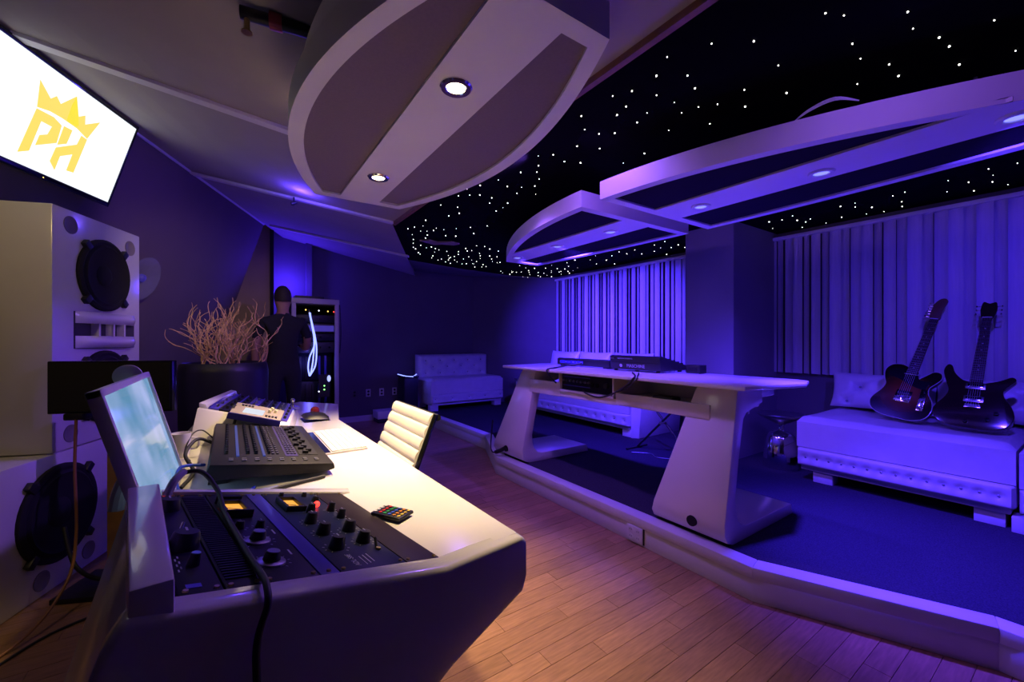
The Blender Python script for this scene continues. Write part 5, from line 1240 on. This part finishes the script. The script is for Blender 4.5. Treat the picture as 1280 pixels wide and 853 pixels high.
# ================================================================== person at the rack (seen from behind)
pe = thing('person', 'person in a dark T-shirt standing with their back turned at the equipment rack', 'person', (0.465, 4.97, 0), rot=R(4))
def skinned(name, joints, edges, radii, root=0, sub=2):
    me = bpy.data.meshes.new(name); me.from_pydata(joints, edges, [])
    o = bpy.data.objects.new('tmp_skin', me); COL.objects.link(o)
    sk = o.modifiers.new('skin', 'SKIN'); sk.use_smooth_shade = True
    for i, rr in enumerate(radii):
        d = me.skin_vertices[0].data[i]; d.radius = rr if isinstance(rr, tuple) else (rr, rr); d.use_root = (i == root)
    o.modifiers.new('sub', 'SUBSURF').levels = sub
    dg = bpy.context.evaluated_depsgraph_get(); dg.update()
    out = bpy.data.meshes.new_from_object(o.evaluated_get(dg))
    bpy.data.objects.remove(o)
    return out
J = [(0, 0, 0.96), (0, -0.01, 1.10), (0, -0.005, 1.25), (0, 0.0, 1.38), (0, 0.005, 1.47), (0, 0.02, 1.55), (0, 0.035, 1.64), (0, 0.03, 1.72)]
RD = [(0.15, 0.11), (0.14, 0.10), (0.155, 0.11), (0.15, 0.10), (0.06, 0.06), (0.056, 0.056), (0.072, 0.09), (0.062, 0.075)]
Eg = [(0, 1), (1, 2), (2, 3), (3, 4), (4, 5), (5, 6), (6, 7)]
def chain(start, pts):
    prev = start
    for p, r_ in pts:
        J.append(p); RD.append(r_); Eg.append((prev, len(J) - 1)); prev = len(J) - 1
    return prev
for s_ in (-1, 1):
    chain(0, [((0.095 * s_, 0, 0.86), 0.095), ((0.10 * s_, 0.005, 0.70), 0.085), ((0.105 * s_, 0.01, 0.50), 0.062), ((0.11 * s_, -0.005, 0.34), 0.058), ((0.11 * s_, -0.01, 0.10), 0.042), ((0.115 * s_, 0.0, 0.045), 0.045), ((0.125 * s_, 0.14, 0.035), 0.035)])
# left arm hangs, right arm reaches forward to the rack
hl = chain(3, [((-0.18, 0.0, 1.40), 0.062), ((-0.235, -0.01, 1.27), 0.05), ((-0.255, 0.0, 1.10), 0.042), ((-0.25, 0.05, 0.92), 0.033), ((-0.25, 0.07, 0.85), (0.028, 0.036))])
hr = chain(3, [((0.18, 0.0, 1.40), 0.062), ((0.235, 0.02, 1.26), 0.05), ((0.24, 0.07, 1.11), 0.042), ((0.235, 0.19, 1.14), 0.035), ((0.233, 0.235, 1.15), (0.028, 0.036))])
def fingers(h, base, fwd, side, dn):
    base = Vector(base); fwd = Vector(fwd).normalized(); side = Vector(side).normalized(); dn = Vector(dn).normalized()
    for k, ln in enumerate((0.070, 0.078, 0.072, 0.058)):
        b0_ = base + side * (-0.027 + 0.018 * k) + fwd * 0.03
        chain(h, [(tuple(b0_), 0.010), (tuple(b0_ + fwd * ln * 0.5 + dn * 0.006), 0.0085), (tuple(b0_ + fwd * ln * 0.85 + dn * 0.025), 0.0075)])
    tb_ = base + side * -0.035
    chain(h, [(tuple(tb_), 0.011), (tuple(tb_ + fwd * 0.035 - side * 0.014), 0.009), (tuple(tb_ + fwd * 0.06 - side * 0.01 + dn * 0.008), 0.008)])
fingers(hl, (-0.25, 0.07, 0.85), (0, 0.12, -1), (0, 1, 0.1), (1, 0, 0))
fingers(hr, (0.233, 0.235, 1.15), (0, 1, 0.1), (1, 0, 0), (0, 0, -1))
# ears and nose
chain(6, [((0.082, 0.02, 1.64), (0.012, 0.024))]); chain(6, [((-0.082, 0.02, 1.64), (0.012, 0.024))]); chain(6, [((0, 0.135, 1.63), (0.012, 0.016))])
body = skinned('body', J, Eg, RD, 0, 2)
SKIN = M('skin', (0.30, 0.16, 0.11), 0.6, noise=0.05, nscale=20)
SHIRT = M('dark_shirt', (0.012, 0.012, 0.016), 0.9, noise=0.1, nscale=30); PANTS = M('dark_trousers', (0.015, 0.016, 0.024), 0.9); SHOE = M('dark_shoe', (0.01, 0.01, 0.01), 0.5)
body.materials.clear()
for m_ in (SKIN, SHIRT, PANTS, SHOE): body.materials.append(m_)
for p_ in body.polygons:
    c = p_.center; k = 0
    if c.z < 0.075: k = 3
    elif c.z < 0.97 and abs(c.x) < 0.215: k = 2
    elif c.z < 1.49 and (abs(c.x) < 0.20 or c.z > 1.235): k = 1
    p_.material_index = k; p_.use_smooth = True
bo = bpy.data.objects.new('body', body); COL.objects.link(bo); bo.parent = pe; WM[bo] = WM[pe]
hairm = MB()
def hf(a, b):
    th = 2 * math.pi * a; ph = math.pi * 0.5 * b * (1.25 if math.sin(th) < 0.2 else 0.85)
    return (0.083 * math.sin(ph) * math.cos(th), 0.025 + 0.10 * math.sin(ph) * math.sin(th), 1.665 + 0.125 * math.cos(ph))
hairm.grid(hf, 24, 10).build('hair', M('dark_hair', (0.02, 0.012, 0.01), 0.7, bump=0.3, bscale=120), pe, smooth=70)
for s_ in (-1, 1):
    MB().ball((0.03 * s_, 0.115, 1.655), 0.012, 10).build('eye', M('eye_white', (0.6, 0.6, 0.6), 0.3), pe, smooth=80)
MB().ball((0, 0.113, 1.592), 0.02, 10, sc=(1.2, 0.4, 0.3)).build('mouth', M('lips', (0.3, 0.1, 0.09), 0.6), pe, smooth=80)
